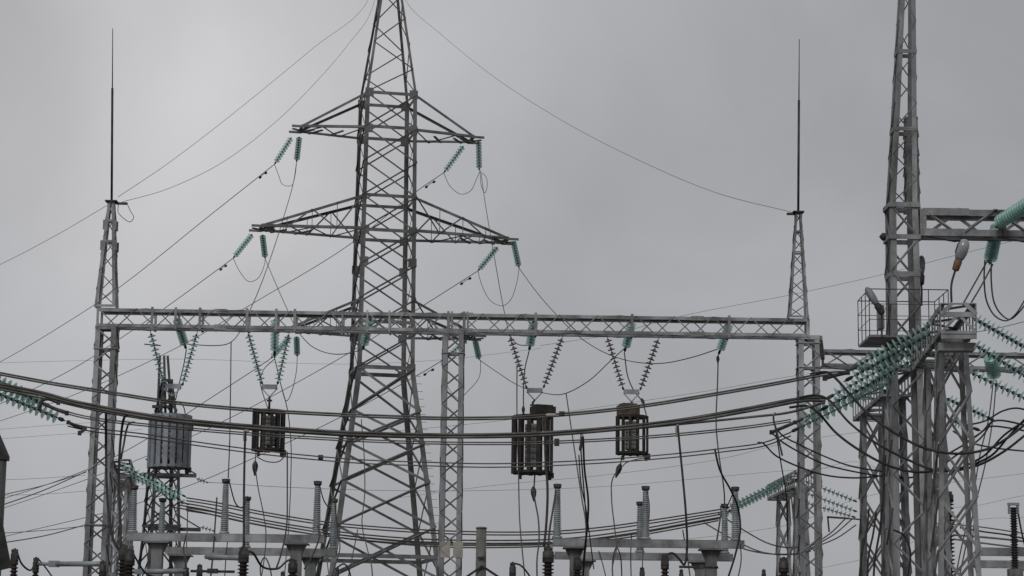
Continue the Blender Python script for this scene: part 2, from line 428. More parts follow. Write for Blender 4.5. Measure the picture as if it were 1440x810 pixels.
# gusset plates at the nodes
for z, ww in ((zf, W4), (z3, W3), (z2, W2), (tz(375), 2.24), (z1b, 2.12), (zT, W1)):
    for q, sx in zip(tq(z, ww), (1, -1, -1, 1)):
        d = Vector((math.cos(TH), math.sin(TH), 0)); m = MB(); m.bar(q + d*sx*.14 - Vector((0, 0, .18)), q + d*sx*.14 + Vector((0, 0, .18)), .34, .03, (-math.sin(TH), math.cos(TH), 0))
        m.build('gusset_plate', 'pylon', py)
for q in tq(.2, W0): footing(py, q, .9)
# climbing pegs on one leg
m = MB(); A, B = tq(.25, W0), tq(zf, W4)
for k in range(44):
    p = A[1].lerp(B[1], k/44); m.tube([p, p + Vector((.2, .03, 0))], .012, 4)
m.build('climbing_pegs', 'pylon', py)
def crossarm(side, z, zt_, Lt, wbody, n, leg, fullside):
    dx = Vector((math.cos(TH), math.sin(TH), 0))*side; dy = Vector((-math.sin(TH), math.cos(TH), 0))
    c = Vector((tc0.x, tc0.y, 0)); h = wbody/2
    def pt(l, wy, zz): return c + dx*l + dy*wy + Vector((0, 0, zz))
    A = [pt(h, -h, z), pt(h, h, z), pt(h, h, zt_), pt(h, -h, zt_)]
    B = [pt(Lt, -.52, z), pt(Lt, .52, z), pt(Lt, .50, z + .10), pt(Lt, -.50, z + .10)]
    ml, mbr = MB(), MB()
    lat_into(ml, mbr, A, B, n, leg, .06, pat='Z', faces=((0, 1, 3) if fullside else (0,)), rings=(1,), th=.016)
    if fullside:
        for k in range(1, n):
            q = lerpq(A, B, k/n)
            for i, j in ((0, 3), (1, 2), (0, 1)): mbr.bar(q[i], q[j], .06, .02, dx)
    e0, e1 = pt(Lt + .02, -.55, z), pt(Lt + .02, .55, z)
    # end spreader plate and heavier foot angles seen from below
    mbr.bar(pt(Lt - .5, -.30, z - .03), pt(Lt + .1, .40, z - .03), .12, .05, (0, 0, 1)); mbr.bar(pt(Lt - .3, .30, z - .03), pt(Lt + .35, -.25, z - .03), .10, .05, (0, 0, 1))
    mbr.bar(pt(Lt - .1, -.53, z + .02), pt(Lt + .42, -.53, z + .02), .09, .06, dy); mbr.bar(pt(Lt - .1, .53, z + .02), pt(Lt + .42, .53, z + .02), .09, .06, dy)
    for k in range(n):
        a_ = lerpq(A, B, k/n); b_ = lerpq(A, B, (k+.55)/n)
        if k >= n-2: mbr.bar(a_[0].lerp(a_[1], .2) - Vector((0, 0, .06)), b_[1].lerp(b_[0], .2) - Vector((0, 0, .06)), .09, .05, (0, 0, 1))
    o = ml.build('crossarm', 'pylon', py); mbr.build('bracing', 'pylon', o)
    return pt
for s in (-1, 1):
    crossarm(s, z1b, zT + .0, 3.55, W1, 3, .10, False)
    crossarm(s, z2, z2t, 5.05, W2, 4, .11, True)
    crossarm(s, z3, z3t, 3.75, W3, 3, .10, True)

# strain strings on the pylon
tower_strings = [
 ('green insulator string slanting down left from the tip of the upper left crossarm', (410, 193, 90.6), (386, 231, 91.6), 9, 1.0),
 ('short upright green insulator hanging inside the tip of the upper left crossarm', (421, 192, 90.2), (417, 228, 89.6), 9, 1.0),
 ('green insulator string slanting down left from the upper right crossarm', (652, 205, 91.6), (624, 243, 92.6), 9, 1.0),
 ('upright green insulator hanging at the end of the upper right crossarm', (673, 198, 91.4), (674, 240, 90.8), 9, 1.0),
 ('green insulator string slanting down left from the tip of the widest left crossarm', (355, 329, 90.0), (328, 363, 91.0), 9, 1.0),
 ('upright green insulator hanging near the tip of the widest left crossarm', (369, 330, 89.8), (373, 364, 89.0), 9, 1.0),
 ('green insulator string slanting down left from the widest right crossarm', (700, 347, 92.0), (672, 381, 93.0), 9, 1.0),
 ('upright green insulator hanging at the tip of the widest right crossarm', (722, 340, 91.8), (730, 377, 91.0), 9, 1.0),
 ('green insulator string slanting down left from the lowest left crossarm just below the portal beam', (407, 474, 90.2), (381, 504, 91.2), 9, 1.0),
 ('upright green insulator hanging from the lowest left crossarm beside the second V of insulators', (417, 473, 90.0), (418, 502, 89.4), 9, 1.0),
 ('green insulator string slanting down left behind the middle portal column', (657, 478, 91.8), (620, 508, 92.8), 9, .9),
 ('upright green insulator hanging from the lowest right crossarm right of the middle portal column', (668, 478, 91.8), (674, 506, 91.0), 9, 1.0),
]
for lab, a, b, n, sc in tower_strings: string(lab, a, b, n, 'glass', sc, 'strain insulators on the pylon crossarms', tail=.14, head=.06)

TG = 'line conductors between the pylon and the distance'
far_lines = [
 ('line wire from the upper left crossarm falling past the left spire to the left edge', [(386, 231, 91.6), (300, 299, 97), (172, 401, 107), (90, 456, 115), (0, 509, 123), (-140, 578, 135)], (370, 243, 92.4)),
 ('line wire from the widest left crossarm crossing behind the left end of the portal beam', [(328, 363, 91), (235, 431, 98), (163, 480, 104), (100, 520, 110), (0, 568, 120), (-140, 620, 135)], (314, 373, 91.8)),
 ('line wire from the upper right crossarm passing behind the pylon body and down left', [(624, 243, 92.6), (590, 266, 94), (490, 345, 99), (355, 427, 107), (262, 482, 113), (117, 550, 124), (0, 592, 134), (-120, 630, 145)], (605, 256, 93.4)),
 ('line wire from the widest right crossarm crossing the pylon below the portal beam', [(672, 381, 93), (590, 433, 96), (488, 498, 101), (315, 592, 111), (180, 652, 120), (0, 716, 133), (-120, 750, 142)], (655, 392, 93.8)),
 ('line wire from the lowest left crossarm passing the second V of insulators', [(381, 504, 91.2), (353, 523, 93), (288, 565, 97), (230, 603, 101), (150, 648, 107), (40, 690, 118), (-100, 730, 130)], None),
 ('line wire from the lowest right crossarm running down left behind the pylon legs', [(620, 508, 92.8), (590, 526, 94), (474, 589, 100), (405, 622, 105), (326, 658, 110), (289, 674, 113), (180, 712, 121), (0, 756, 135)], (603, 520, 93.4)),
]
for lab, pts, damp in far_lines:
    t = thing('line_conductor', lab, 'wire', P(*pts[0]), TG); m = MB(); sm = smooth([P(*p) for p in pts]); m.tube(sm, .017, 6); m.build('strand', 'wire', t)
    if damp:
        p = P(*damp); m = MB(); d = (sm[6] - sm[0]).normalized(); m.tube([p - d*.28 - Vector((0, 0, .1)), p - Vector((0, 0, .06)), p + d*.28 - Vector((0, 0, .1))], .015, 6)
        for s in (-1, 1): m._lathe(p + d*s*.28 - Vector((0, 0, .1)) - d*.07, d, [(0, .02), (.02, .05), (.12, .05), (.14, .02)], 8)
        m.build('vibration_damper', 'fit', t)

# tension strings behind the portal beam
beam_strings = [
 ('fat green insulator end-on behind the beam between the arms of the leftmost V', (248, 447, 60.7), (262, 492, 61.6)),
 ('fat green insulator end-on behind the beam above the second V', (387, 447, 60.7), (386, 503, 61.4)),
 ('green insulator end-on below the beam in front of the pylon', (521, 447, 60.7), (510, 493, 61.5)),
 ('green insulator end-on hanging in the beam above the biggest dark line trap', (751, 450, 60.8), (744, 494, 61.6)),
 ('green insulator end-on hanging in the beam above the trap with the rusty box', (889, 452, 60.8), (878, 496, 61.6)),
 ('green insulator end-on behind the beam nearest the right spire', (1026, 454, 60.9), (1010, 500, 61.7)),
]
for lab, a, b in beam_strings: string(lab, a, b, 9, 'glass', 1.0, 'tension insulators behind the portal beam', tail=.22, head=.06)

SG = 'slack spans between pylon and portal'
slack = [
 ('slack wire from the upper left crossarm down to the beam string over the first trap', [(417, 228, 89.6), (413, 255, 88), (399, 305, 84), (378, 370, 78), (353, 433, 71), (325, 481, 65), (300, 486, 63), (264, 484, 61.6)], ()),
 ('slack wire from the widest left crossarm curving to the green string before the pylon', [(373, 364, 89), (386, 395, 85), (403, 433, 80), (418, 464, 74), (440, 488, 69), (470, 498, 65), (495, 496, 63), (510, 490, 61.5)], ()),
 ('short slack wire looping from the lowest left crossarm to the second V of insulators', [(418, 502, 89.4), (417, 520, 84), (412, 545, 76), (404, 563, 68), (398, 553, 63), (390, 520, 61.6), (386, 503, 61.4)], ()),
 ('slack wire from the upper right crossarm down behind the third V of insulators', [(676, 240, 90.8), (683, 290, 85), (697, 372, 77), (708, 433, 71), (717, 470, 67), (728, 484, 64), (744, 486, 61.8)], ()),
 ('slack wire from the widest right crossarm sweeping under the beam toward the right spire', [(730, 377, 91), (754, 410, 86), (781, 441, 81), (815, 474, 75), (860, 500, 69), (900, 510, 66), (930, 511, 65), (975, 502, 63), (1009, 491, 61.7)], ()),
 ('slack wire from the lowest right crossarm dipping behind the third V, rising to the fourth', [(674, 506, 91), (700, 524, 85), (727, 541, 78), (761, 552, 70), (796, 553, 66), (830, 534, 64), (858, 508, 62.5), (878, 490, 61.6)], ()),
]
for lab, pts, c in slack: wire('slack_span', lab, pts, .014, 'wire', 'wire', SG)
JG = 'jumper loops on the pylon'
for lab, pts in [
 ('small square jumper loop under the tip of the upper left crossarm', [(386, 231, 91.4), (392, 247, 91), (397, 259, 90.6), (411, 260, 90), (415, 246, 89.8), (417, 230, 89.6)]),
 ('rounded jumper loop under the upper right crossarm', [(624, 243, 92.4), (633, 262, 92), (648, 273, 91.8), (662, 268, 91.4), (670, 252, 91), (675, 240, 90.8)]),
 ('small double wire loop right of the upper right crossarm', [(675, 242, 90.8), (677, 262, 90.5), (682, 271, 90.4), (685, 262, 90.4), (684, 250, 90.4), (678, 243, 90.4)]),
 ('jumper loop under the tip of the widest left crossarm', [(328, 363, 91), (336, 380, 90.8), (350, 396, 90.4), (363, 391, 90), (371, 375, 89.5), (373, 364, 89)]),
 ('deep jumper loop under the tip of the widest right crossarm', [(672, 381, 93), (678, 402, 92.6), (690, 423, 92.2), (707, 430, 91.8), (719, 420, 91.4), (727, 396, 91.2), (730, 377, 91)]),
 ('jumper loop behind the middle portal column top', [(620, 508, 92.8), (624, 525, 92.5), (632, 548, 92), (645, 560, 91.6), (660, 548, 91.4), (674, 530, 91.2), (676, 506, 91)]),
 ('jumper wires between the arms of the second V of insulators', [(386, 505, 61.4), (372, 518, 61.2), (366, 533, 61), (368, 548, 60.6), (377, 575, 60.4)]),
]: wire('jumper_wire', lab, pts, .012, 'wire', 'wire', JG if 'second V' not in lab else None)
# earth wires
EG = 'earth wires'
for lab, pts in [
 ('thin earth wire from the pylon peak down to the left spire, upper of two', [P(541, -78, 91), P(516, 3, 88), P(440, 68, 82), (330, 158, 75), (240, 227, 67), (166, 277, 60.3)]),
 ('thin earth wire from the pylon peak down to the left spire, lower of two', [P(541, -78, 91), P(524, 10, 89), P(490, 62, 85), (440, 120, 80), (380, 178, 74), (310, 230, 69), (240, 264, 65), (172, 284, 60.3)]),
 ('thin earth wire from the pylon peak sweeping right to the right spire', [P(541, -78, 91), (570, 0, 88), (620, 48, 84), (700, 112, 79), (800, 175, 74), (900, 226, 69), (1010, 272, 64), (1116, 299, 60.3)]),
 ('thin earth wire leaving the left spire for the left edge', [(152, 288, 60.3), (75, 333, 66), (0, 372, 71), (-150, 440, 80)]),
 ('faint far wire rising behind the right spire to the tall mast', [(760, 486, 120), (860, 470, 118), (965, 443, 116), (1110, 415, 114), (1245, 385, 112), (1340, 360, 110), (1500, 320, 108)]),
]: wire('earth_wire', lab, pts, .0075 if 'faint' not in lab else .010, 'thin', 'wire', EG)

# ================================================================== LINE TRAPS AND THEIR V STRINGS
def vpair(which, tl, tr, al, ar, mat):
    for s, a, b in (('left', tl, al), ('right', tr, ar)):
        string(f'{s} arm of {which}', a + (60.3,), b + (60.3,), 11, mat, .90 if mat == 'glass' else .82, 'V strings holding the line traps', tail=.10, head=.12)
vpair('the green V of insulators nearest the left column', (211, 464), (278, 465), (232, 546), (256, 543), 'glass')
vpair('the green V over the small dark trap left of the pylon', (348, 465), (407, 466), (369, 541), (390, 541), 'glass')
vpair('the dull brown V of insulators over the biggest dark line trap', (716, 470), (792, 471), (741, 547), (764, 546), 'brownd')
vpair('the dull brown V of insulators over the trap with the rusty box', (853, 471), (927, 473), (877, 549), (900, 549), 'brownd')
def trap(label, cx, ytop, ybot, wpx, mat, coilmat, coilf, nb, yoke, box=None, barw=.085, Y=60.3):
    sc = F / Y * .985
    top, bot = P(cx, ytop, Y), P(cx, ybot, Y); bot.x = top.x; bot.y = top.y; Rr = wpx / sc / 2
    t = thing('line_trap', label, 'line trap', bot, 'line traps hanging under the portal beam')
    H = top.z - bot.z; Z = Vector((0, 0, 1))
    m = MB(); prof = [(H*.13, Rr*coilf*.9)]; nrib = 7
    for k in range(nrib):
        h0 = H*.14 + (H*.72)*k/nrib; dh = H*.72/nrib; prof += [(h0, Rr*coilf), (h0 + dh*.86, Rr*coilf), (h0 + dh*.9, Rr*coilf*.96), (h0 + dh*.97, Rr*coilf*.96)]
    m._lathe(bot, Z, prof, 24); m.build('coil', coilmat, t)
    for k in range(nb):
        a = 2*math.pi*(k + .37)/nb; d = Vector((math.cos(a), math.sin(a), 0)); c = bot + d*(Rr - .02)
        tn = Vector((-d.y, d.x, 0)); m = MB()
        m.prism(c + Z*.01, c + Z*(H - .01), [(-barw/2, -.03), (barw/2, -.03), (barw/2, .02), (-barw/2, .02)], tn, d); m.build('bar', mat, t)
    for zz, nm in ((H - .03, 'top_spider'), (.05, 'bottom_spider')):
        m = MB()
        ring = [bot + Vector((math.cos(2*math.pi*k/28)*(Rr-.03), math.sin(2*math.pi*k/28)*(Rr-.03), zz)) for k in range(29)]
        for p, q in zip(ring, ring[1:]): m.bar(p, q, .06, .02, (0, 0, 1) if False else ((p+q)/2 - bot - Z*zz))
        for k in range(6):
            a = 2*math.pi*k/12*1.0 + .3; d = Vector((math.cos(a), math.sin(a), 0)); m.bar(bot + Z*zz - d*(Rr-.04), bot + Z*zz + d*(Rr-.04), .05, .03, (0, 0, 1))
        m.build(nm, mat, t)
    m = MB(); m.tube([bot + Z*.05, top + Z*.02], .03, 8); yk = P(yoke[0], yoke[1], Y)
    ap = P(yoke[0], yoke[1] + 14, Y)
    m.tube([top, Vector((top.x, top.y, ap.z - .05)), ap], .03, 8)
    m.box(Vector((top.x, top.y, (top.z+ap.z)/2 + .08)), .14, .05, .05)
    m.build('hanger_rod', 'fit', t)
    m = MB(); wv = yoke[2] / sc
    m.bar(yk - Vector((wv/2, 0, 0)), yk + Vector((wv/2, 0, 0)), .13, .02, (0, 1, 0))
    m.bar(yk - Vector((wv/2, 0, .04)), ap, .03, .02, (0, 1, 0)); m.bar(yk + Vector((wv/2, 0, -.04)), ap, .03, .02, (0, 1, 0))
    m.build('yoke_plate', 'trapg', t)
    if box:
        m = MB(); x0, x1, y0, y1, bm = box; a = P(x0, y1, Y - .2); b = P(x1, y0, Y - .2); cx_, cz_ = (a.x+b.x)/2, (a.z+b.z)/2
        wdx, hz = b.x-a.x, b.z-a.z
        m.box(Vector((cx_, Y, cz_)), wdx, .42, hz, R(22)); m.box(Vector((cx_, Y, cz_ + hz/2 + .02)), wdx*.82, .3, .05, R(22))
        m.build('tuning_box', bm, t)
    m = MB(); lug = bot + Vector((Rr*.85, 0, 0)); m.box(lug + Vector((.03, 0, -.03)), .16, .12, .14); m._lathe(lug + Vector((0, 0, -.15)), Z, [(0, .03), (.03, .05), (.10, .05), (.13, .02)], 8)
    m.build('terminal', 'fit', t); m = MB(); m.box(bot + Vector((-Rr*.55, -.1, -.07)), .07, .07, .14); m.build('terminal', 'fit', t)
    return t
trap('large blue-grey ribbed line trap hanging nearest the left column', 240, 584, 659, 60, 'trapg', 'trapg', .86, 18, (242, 543, 26), barw=.13)
trap('small dark caged line trap without a box, hanging left of the pylon', 378.5, 577, 635, 46, 'trapd', 'coil', .40, 13, (379, 544, 22), barw=.075)
trap('biggest dark line trap with a black box on its top', 749, 585, 667, 58, 'trapd', 'coil', .36, 13, (752, 549, 22), (748, 779, 571, 585, 'trapd'), barw=.105)
trap('small dark line trap with a rust-brown box on its top', 889, 585, 640, 46, 'trapd', 'coil', .42, 13, (888, 551, 22), (871, 897, 569, 583, 'rust'), barw=.07)

# ================================================================== BUS GANTRIES (beams running away from the camera)
ZBUS = 7.75
BG = 'bus gantries'
def bus_gantry(label, x0, Y0, x1, Y1, cols, mat='mast', wd=.62, ht=.52, leg=.09, brace=.06, name='bus_gantry', cap=True, zb_=ZBUS, cw=(.5, .85)):
    t = thing(name, label, 'gantry', Vector(((x0+x1)/2, (Y0+Y1)/2, 0)), BG)
    a, b = Vector((x0, Y0, zb_)), Vector((x1, Y1, zb_)); ax = (b - a).normalized(); s = Vector((ax.y, -ax.x, 0))*wd
    A = [a, a + s, a + s + Vector((0, 0, ht)), a + Vector((0, 0, ht))]; B = [p + (b - a) for p in A]
    n = max(4, int((b-a).length/.7)); ml, mbr = MB(), MB()
    lat_into(ml, mbr, A, B, n, leg, brace, pat='Z', faces=(0, 2), rings=(0, 1), th=.014)
    nv = int((b-a).length/.42)
    for k in range(nv + 1):
        q = lerpq(A, B, k/nv)
        for i, j in ((0, 3), (1, 2)): mbr.bar(q[i], q[j], .07, .02, s)
        if k % 2 == 0: mbr.bar(q[0], q[1], .12, .05, (0, 0, 1))
    # end cross
    o = ml.build('beam', mat, t); mbr.build('bracing', mat, o)
    if cap:
        m = MB(); u = (A[2]-A[3]); e = Vector((0, -.03, 0)); h3 = Vector((0, 0, ht*.62))
        m.bar(A[0] + h3 + e, A[1] + h3 + e, .09, .04, ax)
        m.bar(A[0] + h3 + e*1.5, A[3] + u*.32 + e*1.5, .07, .03, ax); m.bar(A[1] + h3 + e*1.5, A[2] - u*.32 + e*1.5, .07, .03, ax)
        m.bar(A[0] + e, A[0] + u*.5 + h3 + e, .05, .02, ax); m.bar(A[1] + e, A[1] - u*.5 + h3 + e, .05, .02, ax)
        m.bar(A[0] + Vector((0, -.02, -.05)), A[1] + Vector((0, -.02, -.05)), .12, .05, ax)
        m.bar(A[0] + Vector((0, .3, -.22)), A[1] + Vector((0, .3, -.22)), .14, .3, ax)
        m.build('end_cap', mat, t)
    for (f, wtop, wbot) in cols:
        c = a.lerp(b, f) + s/2; T = quad(Vector((c.x, c.y, zb_)), wtop, wtop); Bq = quad(Vector((c.x, c.y, .2)), wbot, wbot)
        lattice('column', t, mat, Bq, T, 8, .085, .048, pat='X', rings=(0, 1), th=.016); footing(t, c, wbot + .3)
    return t, A, B
a1 = PZ(1323, 468, ZBUS); a2 = PZ(1283, 521, ZBUS)
bus_gantry('nearest bus gantry at the right, its boxy beam end facing the camera below the lamp', a1.x, a1.y, a2.x, a2.y, ((.22, .5, .95), (.8, .34, .5)))
b1 = PZ(1241, 556, ZBUS); b2 = PZ(1200, 592, ZBUS)
bus_gantry('second bus gantry at the right, half hidden behind the tall lattice mast', b1.x, b1.y, b2.x, b2.y, ((.1, .45, .6), (.8, .5, .7)), cap=False)
d1 = PZ(1117, 685, ZBUS); d2 = PZ(1079.5, 703, ZBUS)
bus_gantry('far bus gantry just left of the right portal column', d1.x, d1.y, d2.x, d2.y, ((.12, .4, .6), (.75, .4, .55)), cap=False)
c1 = PZ(157, 669, ZBUS); c2 = PZ(186, 690, ZBUS)
bus_gantry('far bus gantry just right of the left portal column', c1.x - .05, c1.y, c2.x - .5, c2.y, ((.1, .5, .65), (.9, .5, .6)), mat='steel', cap=False)
print('bus beams', a1, a2, b1, b2, d1, d2, c1, c2)
# left near gantry, just outside the frame, that holds the near busbars
lg = P(-95, 520, 46)
bus_gantry('bus gantry beyond the left edge of the frame', lg.x - .6, 40.5, lg.x - .9, 53, ((.15, .5, .95), (.85, .5, .95)), cap=False, zb_=7.6)

# ---- right gantry strings (double) towards the left and right
SGt = 'busbar strings on the right gantries'
def dstring(label, a, b, n, off=.0, gap=(0, 16, .4), mat='glass', sc=.93):
    g_ = [string('upper string of ' + label, a, b, n, mat, sc, SGt, tail=.2, head=.08)]
    a2_ = (a[0] + gap[0], a[1] + gap[1], a[2] + gap[2]); b2_ = (b[0] + gap[0], b[1] + gap[1], b[2] + gap[2])
    g_.append(string('lower string of ' + label, a2_, b2_, n, mat, sc, SGt, tail=.2, head=.08))
dstring('the highest green pair running down left from the near gantry', (1318, 452, 40.9), (1192, 522, 41.5), 15, gap=(-6, 15, .3))
dstring('the middle green pair running down left across the tall mast', (1298, 487, 43), (1160, 562, 43.6), 15, gap=(-8, 16, .3))
dstring('the lowest green pair reaching the right portal column', (1262, 523, 47.2), (1118, 594, 46.8), 15, gap=(-7, 14, .3))
for lab, a, b, n in [
 ('green string falling right from the top of the near gantry beam end', (1368, 447, 41.2), (1462, 500, 41.0), 12),
 ('second green string falling right, below the top one of the near gantry', (1366, 482, 42.3), (1468, 545, 42), 12),
 ('third green string falling right, behind the near gantry columns', (1357, 520, 43.6), (1462, 570, 43.4), 11),
 ('short green string falling right between the near gantry legs and the right edge', (1330, 560, 48), (1400, 592, 48), 9),
 ('lowest green string right of the near gantry legs', (1336, 590, 50.5), (1380, 606, 50.5), 7)]:
    string(lab, a, b, n, 'glass', 1.0, SGt, tail=.2, head=.06)
LG = 'busbar strings at the left edge'
string('upper green string at the left edge ending in a bent clamp', (-75, 500, 45), (70, 572, 45), 17, 'glass', 1.08, LG)
string('lower green string at the left edge below the thick busbars', (-80, 522, 45.6), (92, 592, 45.6), 19, 'glass', 1.08, LG)
string('third green string at the left edge, hidden behind the upper one', (-75, 508, 47.5), (58, 568, 47.5), 14, 'glass', 1.0, LG)

# ---- near busbars
NB = 'near busbar conductors'
def bus(label, lines, group, r=.021, mat='bus', clamps=()):
    t = thing('busbar_conductor', label, 'busbar', P(*lines[0][0]), group)
    for ln in lines:
        m = MB(); m.tube(smooth([P(*p) for p in ln]), r, 6); m.build('strand', mat, t)
    for c in clamps:
        m = MB(); p = P(*c[:3]); m.box(p, .10, .14, c[3] if len(c) > 3 else .14); m.build('spacer', 'fit', t)
    return t
def off(l, dx, dy, dY=0): return [(x+dx, y+dy, Y+dY) for x, y, Y in l]
L1 = [(-120, 500, 41), (0, 524, 41), (75, 538, 41), (150, 550, 41), (240, 564, 41), (330, 573, 41), (440, 580, 41), (560, 585, 41), (640, 587, 41), (740, 585, 41), (840, 577, 41), (920, 567, 41), (1010, 552, 41), (1090, 538, 41), (1165, 524, 41.3), (1192, 522, 41.5)]
bus('topmost near busbar wire sagging across the whole frame', [L1, off(L1, 0, 3, .15)], NB, .017, clamps=[(790, 582, 41, .08)])
L2 = [(-120, 516, 43), (0, 540, 43), (60, 552, 43), (100, 563, 43), (160, 575, 43), (220, 585, 43), (280, 592, 43), (400, 602, 43), (500, 608, 43), (640, 611, 43), (750, 609, 43), (850, 602, 43), (960, 590, 43), (1060, 573, 43), (1130, 560, 43.3), (1160, 560, 43.6)]
bus('thick twin busbar just below the topmost one, darkest at the left', [L2, off(L2, 0, 4, .2), off(L2, -10, 1, .4)], NB, .026)
L2b = [(-60, 535, 44), (60, 560, 44), (160, 582, 44), (280, 598, 44), (400, 607, 44), (500, 613, 44), (640, 615, 44), (750, 612, 44), (850, 606, 44), (950, 597, 44), (1060, 586, 44), (1110, 580, 44), (1160, 566, 43.7)]
bus('slightly lower companion of the thick twin busbar', [L2b], NB, .024)
L3 = [(76, 573, 45), (110, 583, 45), (150, 590, 45), (280, 603, 45.6), (400, 612, 46), (560, 620, 46), (720, 622, 46), (850, 617, 46), (960, 609, 46), (1060, 598, 46.5), (1112, 590, 46.8)]
bus('middle near busbar with a round clamp right of the big trap', [L3, off(L3, 0, 3, .15)], NB, .014, clamps=[(783, 622, 46, .14), (268, 602, 45.6, .1)])
L4 = [(95, 594, 45.6), (125, 601, 45.8), (200, 610, 47), (280, 622, 48), (380, 635, 48.6), (500, 646, 49), (600, 650, 49), (700, 652, 49), (850, 646, 49), (960, 637, 49), (1020, 630, 48.5), (1075, 622, 47.6), (1112, 608, 47)]
bus('lowest near busbar wires passing under the dark line traps', [L4, off(L4, 0, 5, .2)], NB, .014, clamps=[(451, 643, 49, .09)])
# bent clamp / dead-end fittings at left and right
def deadend(label, pts, group='dead-end fittings'):
    t = thing('dead_end_fitting', label, 'fitting', P(*pts[0]), group)
    m = MB(); m.tube(smooth([P(*p) for p in pts]), .035, 8); m.build('clamp_body', 'fit', t)
    m = MB(); p, q = P(*pts[0]), P(*pts[-1]); m.box(p, .07, .06, .08, .3); m.build('clamp_end', 'fit', t); m = MB(); m.box(q, .07, .06, .09, .3); m.build('clamp_end', 'fit', t)
deadend('dark dead-end clamp at the end of the upper left-edge string', [(66, 570, 45), (80, 576, 45), (94, 581, 45)])
deadend('dark dead-end clamp with a stub pointing down at the end of the lower left-edge string', [(96, 594, 45.6), (110, 600, 45.7), (120, 602, 45.7), (112, 609, 45.6)])
deadend('bent pale clamp arching over the upper left-edge string', [(56, 573, 44), (60, 563, 44), (68, 561, 44), (82, 566, 44)])
deadend('dark dead-end clamp below the middle pair of right strings', [(1118, 594, 46.8), (1104, 600, 46.8), (1085, 608, 46.8)])
deadend('dark dead-end clamp at the end of the highest right strings', [(1192, 524, 41.5), (1178, 527, 41.4), (1160, 532, 41.3)])

# ---- jumper cables at the right
JR = 'black jumper cables under the right gantries'
for lab, pts, r in [
 ('highest black jumper cable swinging under the near gantry to the right edge', [(1140, 526, 41.3), (1165, 524, 41), (1178, 535, 41), (1200, 560, 40.8), (1222, 583, 40.6), (1260, 610, 40.4), (1300, 630, 40.2), (1345, 638, 40.2), (1390, 631, 40.2), (1415, 617, 40.2), (1450, 590, 40.2)], .024),
 ('black jumper cable that dips just below the highest one', [(1120, 560, 43.3), (1148, 556, 43), (1165, 562, 42.8), (1195, 595, 42.4), (1235, 625, 42), (1280, 648, 41.8), (1320, 662, 41.6), (1370, 656, 41.5), (1410, 636, 41.5), (1450, 605, 41.5)], .024),
 ('black jumper cable starting from the bent clamp above the right portal column', [(1110, 573, 44), (1135, 571, 44), (1150, 580, 44), (1175, 608, 44), (1210, 634, 43.7), (1250, 655, 43.5), (1290, 664, 43.2), (1330, 660, 43)], .024),
 ('upper of the two thin jumpers beside the right portal column', [(1090, 600, 46.5), (1100, 612, 46.6), (1130, 628, 46.8), (1160, 642, 47), (1195, 655, 47.2), (1240, 663, 47.5)], .018),
 ('lower of the two thin jumpers beside the right portal column', [(1085, 608, 46.8), (1098, 620, 46.8), (1128, 638, 46.8), (1160, 653, 47), (1195, 662, 47.2), (1240, 670, 47.5)], .018),
 ('lowest jumper passing from the lowest busbar to the column legs', [(1066, 622, 47.8), (1074, 624, 47.6), (1090, 640, 47.8), (1120, 655, 48), (1160, 668, 48), (1200, 672, 48.2), (1235, 670, 48.3)], .018),
 ('black cable climbing from the near gantry legs to the right edge', [(1365, 655, 45), (1395, 640, 44.5), (1420, 612, 44), (1452, 578, 43.5)], .024),
 ('grey jumper running right from behind the near gantry legs', [(1360, 598, 50), (1385, 592, 50), (1410, 578, 50), (1430, 574, 50), (1460, 582, 50)], .02),
 ('second grey jumper from the lowest right string to the right edge', [(1362, 620, 51), (1380, 608, 51), (1392, 600, 51), (1420, 602, 51), (1460, 610, 51)], .02),
 ('long cable running nearly flat behind the legs to the right edge', [(1340, 606, 52), (1365, 622, 52), (1400, 630, 52), (1460, 636, 52)], .02)]:
    wire('jumper_cable', lab, pts, r, 'black' if 'black' in lab or 'jumper' in lab else 'wire', 'cable', JR)

# ================================================================== TALL MAST AT THE RIGHT WITH ITS BEAM
MY = 48.0
mast = thing('lattice_mast', 'tall tapering lattice mast at the right edge, carrying a high beam and a service platform', 'mast', base_of(P(1271, 290, MY)))
zs = P(1271, 288, MY).z; mc = P(1271, 288, MY)
def mq(z, wd, dx=0.0): return quad(Vector((mc.x + dx, MY + .3, z)), wd, wd, R(1.5))
zq = .2; 
o_, A_, B_ = None, mq(.2, .78), mq(zs, .60)
ml, mbr = MB(), MB(); lat_into(ml, mbr, A_, B_, 16, .13, .05, pat='Z', rings=(0, .87, 1), th=.02); o_ = ml.build('shaft', 'mast', mast); mbr.build('bracing', 'mast', o_)
zt1 = P(1271, 180, MY).z; zt2 = P(1272, 70, MY).z; zt3 = P(1273, -60, MY).z; zt4 = P(1273, -190, MY).z
for nm, za, wa, zc_, wc, n, lg_ in (('lower_spire', zs + .02, .58, zt1, .49, 3, .11), ('middle_spire', zt1, .49, zt2, .40, 3, .105), ('upper_spire', zt2, .40, zt3, .28, 3, .10), ('top_spire', zt3, .28, zt4, .14, 4, .07)):
    ln = lambda z: .19*(z - zs)/(P(1271, 0, MY).z - zs)
    lattice(nm, mast, 'mast', mq(za, wa, ln(za)), mq(zc_, wc, ln(zc_)), n, lg_, .026, pat='Z', rings=(0, 1), th=.02)
m = MB(); m.tube([Vector((mc.x + ln(zt4), MY+.3, zt4)), Vector((mc.x + ln(zt4), MY+.3, zt4 + 3))], .025, 8); m.build('lightning_rod', 'dark', mast)
m = MB()
for z, wd in ((zs, .66), (P(1271, 333, MY).z, .66)): 
    q = mq(z, wd)
    for k in range(4): m.bar(q[k], q[(k+1) % 4], .10, .03, (0, 0, 1) if False else (q[(k+1) % 4] - q[k]).cross(Vector((0, 0, 1))))
